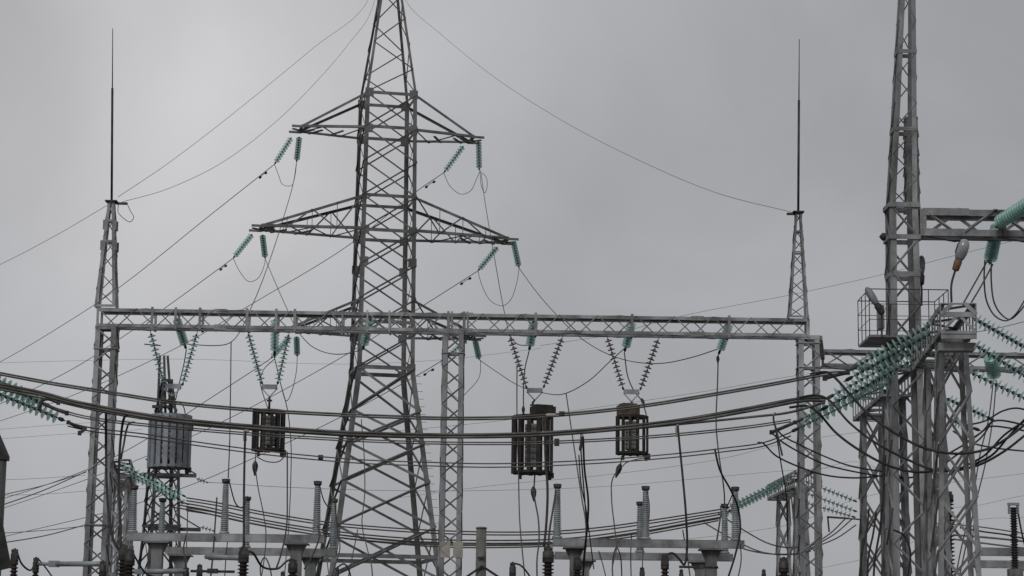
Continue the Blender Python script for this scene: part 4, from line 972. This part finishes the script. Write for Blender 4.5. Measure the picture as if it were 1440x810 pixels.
# black insulated post at the right edge
rp = thing('surge_arrester', 'black post with a pale forked head at the lower right edge', 'arrester', base_of(P(1425, 707, 52)))
c = base_of(P(1425, 707, 52)); zt_ = P(1425, 712, 52).z; zm = P(1425, 800, 52).z; m = MB(); prof = []
for k in range(24): h = zm + (zt_-zm)*k/24; dh = (zt_-zm)/24; prof += [(h, .06), (h + dh*.3, .10), (h + dh*.6, .06)]
m._lathe(c, Vector((0, 0, 1)), prof, 12); m.build('ribbed_insulator', 'black', rp)
m = MB(); m.box(c + Vector((0, 0, zt_ + .05)), .26, .08, .06); m.box(c + Vector((-.10, 0, zt_ - .05)), .05, .05, .25); m.box(c + Vector((.10, 0, zt_ - .05)), .05, .05, .25); m.build('forked_head', 'mast', rp)
m = MB(); m.box(c + Vector((0, 0, zm/2)), .3, .3, zm); m.build('stand', 'conc', rp)
m = MB(); m.tube(smooth([P(1430, 710, 52), P(1436, 745, 52), P(1442, 770, 52)]), .02, 6); m.build('lead', 'black', rp)

# distant thin lines
DL = 'distant thin wires'
for lab, pts, r in [
 ('faint wire from the left corner pole to the left portal column, upper', [(-2, 712, 51), (60, 690, 55), (121, 663, 59.8)], .013),
 ('faint wire from the left corner pole to the left portal column, lower', [(-2, 697, 51), (60, 683, 55), (121, 664, 59.8)], .010),
 ('faint wire reaching the lower flange of the left portal column', [(0, 764, 52), (60, 754, 55), (117, 739, 59.8)], .013),
 ('thin nearly level wire reaching the lower flange of the left portal column', [(-40, 752, 60), (60, 746, 60), (117, 740, 59.8)], .010),
 ('distant level wire behind the left column at insulator height', [(-60, 512, 160), (120, 507, 160), (260, 505, 160), (480, 512, 160), (620, 506, 160), (760, 490, 160)], .010),
 ('distant wire low behind the column at the left edge', [(-40, 607, 150), (100, 596, 150), (200, 590, 150)], .010),
 ('second distant wire low behind the column at the left edge', [(-40, 620, 150), (100, 610, 150), (200, 604, 150)], .010),
 ('distant wire crossing behind the posts from the slim tower to the right', [(290, 678, 84), (400, 685, 95), (560, 690, 110), (720, 689, 125), (880, 682, 140), (1080, 664, 150), (1210, 655, 160)], .010),
 ('distant wire rising right behind the traps', [(560, 700, 130), (700, 682, 130), (850, 668, 130), (1010, 646, 130), (1110, 622, 130), (1220, 606, 130)], .010),
 ('distant wire just under the topmost busbar at the right', [(560, 606, 120), (700, 592, 120), (860, 570, 120), (1000, 549, 120), (1120, 528, 120), (1215, 516, 120)], .010),
 ('distant wire low at the right crossing the column foot', [(950, 760, 130), (1050, 748, 130), (1120, 735, 130), (1210, 700, 130), (1440, 666, 130), (1500, 660, 130)], .010),
 ('distant wire between the gantry legs and the right edge, upper', [(1150, 660, 140), (1210, 650, 140), (1330, 712, 140), (1440, 697, 140), (1500, 690, 140)], .010),
 ('distant wire between the gantry legs and the right edge, lower', [(1150, 800, 140), (1230, 782, 140), (1370, 732, 140), (1440, 728, 140), (1500, 726, 140)], .010),
 ('distant level wire at the left column foot', [(-40, 697, 120), (60, 695, 120), (130, 690, 120), (250, 686, 120)], .010),
 ('thin wire across the lower left sky', [(-40, 676, 120), (50, 673, 120), (120, 668, 120)], .010),
 ('wire from the right portal flange sinking to the right edge', [(1300, 735, 75), (1370, 740, 75), (1440, 750, 75), (1500, 758, 75)], .022),
 ('bundle of wires low at the right edge, upper', [(1340, 752, 78), (1400, 757, 78), (1500, 768, 78)], .035),
 ('bundle of wires low at the right edge, lower', [(1340, 758, 78), (1400, 766, 78), (1500, 778, 78)], .03),
 ('thin wire ending at the near gantry beam from the right edge', [(1372, 467, 60), (1400, 462, 60), (1450, 450, 60)], .010),
]: wire('distant_wire', lab, pts, r, 'thin', 'wire', DL)

# ---------------------------------------------------------------- more cables and gear among the gantry legs
HG = 'cables hanging among the gantry legs'
for lab, pts, r in [
 ('black cable hanging between the left legs of the second gantry', [(1222, 715, 52), (1219, 745, 52), (1212, 780, 52), (1211, 830, 52)], .022),
 ('black cable beside it swinging nearer the tall mast', [(1232, 720, 51), (1228, 750, 51), (1221, 785, 51), (1220, 830, 51)], .022),
 ('curved black cable just left of the tall mast', [(1245, 640, 46.5), (1242, 690, 46.5), (1238, 740, 46.5), (1230, 790, 46.5), (1228, 830, 46.5)], .022),
 ('cable arching from the mast toward the near gantry legs', [(1256, 745, 46), (1270, 752, 46), (1280, 775, 46), (1276, 815, 46)], .020),
 ('cable looping low between the near gantry legs', [(1303, 745, 45), (1308, 720, 45), (1318, 705, 45), (1330, 722, 45), (1332, 760, 45)], .022),
 ('black cable rising behind the near gantry right leg to the right edge', [(1326, 672, 46), (1352, 658, 45.5), (1385, 640, 45), (1412, 612, 44.6), (1452, 585, 44)], .022),
 ('twin black cable rising below it to the right edge', [(1330, 640, 47), (1356, 625, 47), (1380, 608, 47), (1398, 592, 47), (1452, 600, 47)], .020),
 ('dark cable crossing behind the near gantry legs at mid height', [(1240, 668, 49), (1275, 672, 49), (1310, 664, 49), (1345, 640, 49), (1380, 615, 49), (1396, 590, 49)], .020),
 ('cable running from the near gantry foot to the right edge frame', [(1350, 742, 50), (1385, 748, 50), (1415, 752, 50), (1452, 760, 50)], .018)]:
    wire('hanging_cable', lab, pts, r, 'black', 'cable', HG)
bushing('black ribbed post between the near gantry legs, left one of two', 1304, 714, 58, .40, 22, 2.2, grp='black posts behind the gantry legs')
bushing('black ribbed post between the near gantry legs, right one of two', 1331, 690, 58, .36, 24, 2.6, grp='black posts behind the gantry legs')
m = MB(); m.bar(P(1163, 727, 60), P(1192, 729, 60), .05, .04, (0, 1, 0)); m.bar(P(1164, 727, 60), P(1166, 748, 60), .04, .04, (0, 1, 0))
m.tube(smooth([P(1190, 729, 60), P(1215, 732, 60), P(1228, 740, 60)]), .02, 6)
own(m, 'bracket', 'fit', 'small hooked bracket right of the right portal column under the dark strings', 'bracket')
# splice plates on the long portal beam
for px in (309, 655, 980):
    for top in (False, True):
        c = beam_pt(px, True, top) + Vector((0, -.02, -.04 if top else .04)); m = MB(); m.box(c, .34, .012, .12)
        for k in (-.12, -.04, .04, .12): m._lathe(c + Vector((k, -.006, 0)), Vector((0, -1, 0)), [(0, .016), (.014, .016), (.015, .004)], 6)
        m.build('splice_plate', 'steel', bo)

# ---------------------------------------------------------------- clutter low in the frame
LW = 'low cables along the bottom edge'
for lab, pts, r in [
 ('black cable dropping from the front left beam between its first two posts', [(262, 752, 55), (258, 772, 53), (262, 795, 50), (258, 830, 48)], .018),
 ('slanting black cable right of the first pillar of the left disconnector', [(305, 700, 60), (302, 745, 57), (299, 785, 52), (294, 830, 48)], .020),
 ('cable sagging between the rear left pillars', [(370, 830, 50), (366, 800, 52), (372, 784, 55), (380, 800, 52), (384, 830, 50)], .016),
 ('cable crossing in front of the left pylon leg at the bottom', [(428, 800, 50), (440, 780, 52), (449, 755, 54), (447, 740, 55.5)], .018),
 ('thin cable leaning right at the pylon base', [(462, 830, 50), (470, 800, 52), (478, 770, 56), (474, 740, 60), (471, 706, 61)], .015),
 ('black cable curving from the small bushing left of the pylon foot', [(474, 798, 48), (484, 793, 48), (492, 806, 48), (494, 830, 48)], .018),
 ('left cable of a pair right of the rusty-box trap, low behind the beam', [(888, 752, 60), (887, 780, 60), (888, 830, 60)], .015),
 ('looping cable behind the right disconnector beams', [(862, 830, 58), (862, 785, 58), (867, 770, 58), (872, 780, 58), (875, 830, 58)], .016),
 ('slanting cable under the right end of the right disconnector', [(960, 745, 60), (966, 780, 60), (973, 830, 60)], .016),
 ('black cable slanting up left of the rightmost post insulators', [(1008, 760, 60), (1012, 735, 62), (1014, 718, 66), (1013, 712, 70)], .022),
 ('thin cable pair element below the right end of the right disconnector', [(1041, 765, 56), (1042, 790, 55), (1034, 830, 54)], .014),
 ('cable hanging from the rear right beam near its left pillar', [(842, 775, 61), (848, 795, 60), (856, 830, 58)], .015)]:
    wire('low_cable', lab, pts, r, 'black', 'cable', LW)
for a in [
 ('dark bushing tip between the left disconnector pillars', 281, 793, 46, .13),
 ('dark bushing in the shadow of the right pillar of the left disconnector', 412, 786, 50, .22),
 ('dark switch head hung on the left pillar of the right disconnector', 812, 783, 52, .20),
 ('slim dark bushing tip at the bottom between the two right pillars', 903, 797, 48, .12),
 ('slim dark bushing tip left of the curved-cable bushing', 958, 800, 48, .10)]: bushing(*a)
for lab, x0, x1, y, Y in [('thin switch rod low between the left pillars', 268, 330, 803, 48), ('thin switch rod low at the right of the curved-cable bushing', 955, 1010, 797, 50)]:
    m = MB(); m.tube([P(x0, y, Y), P(x1, y + 1, Y)], .028, 6); m.box(P((x0+x1)/2, y, Y), .22, .1, .10); own(m, 'rod_switch', 'fit', lab, 'switch')
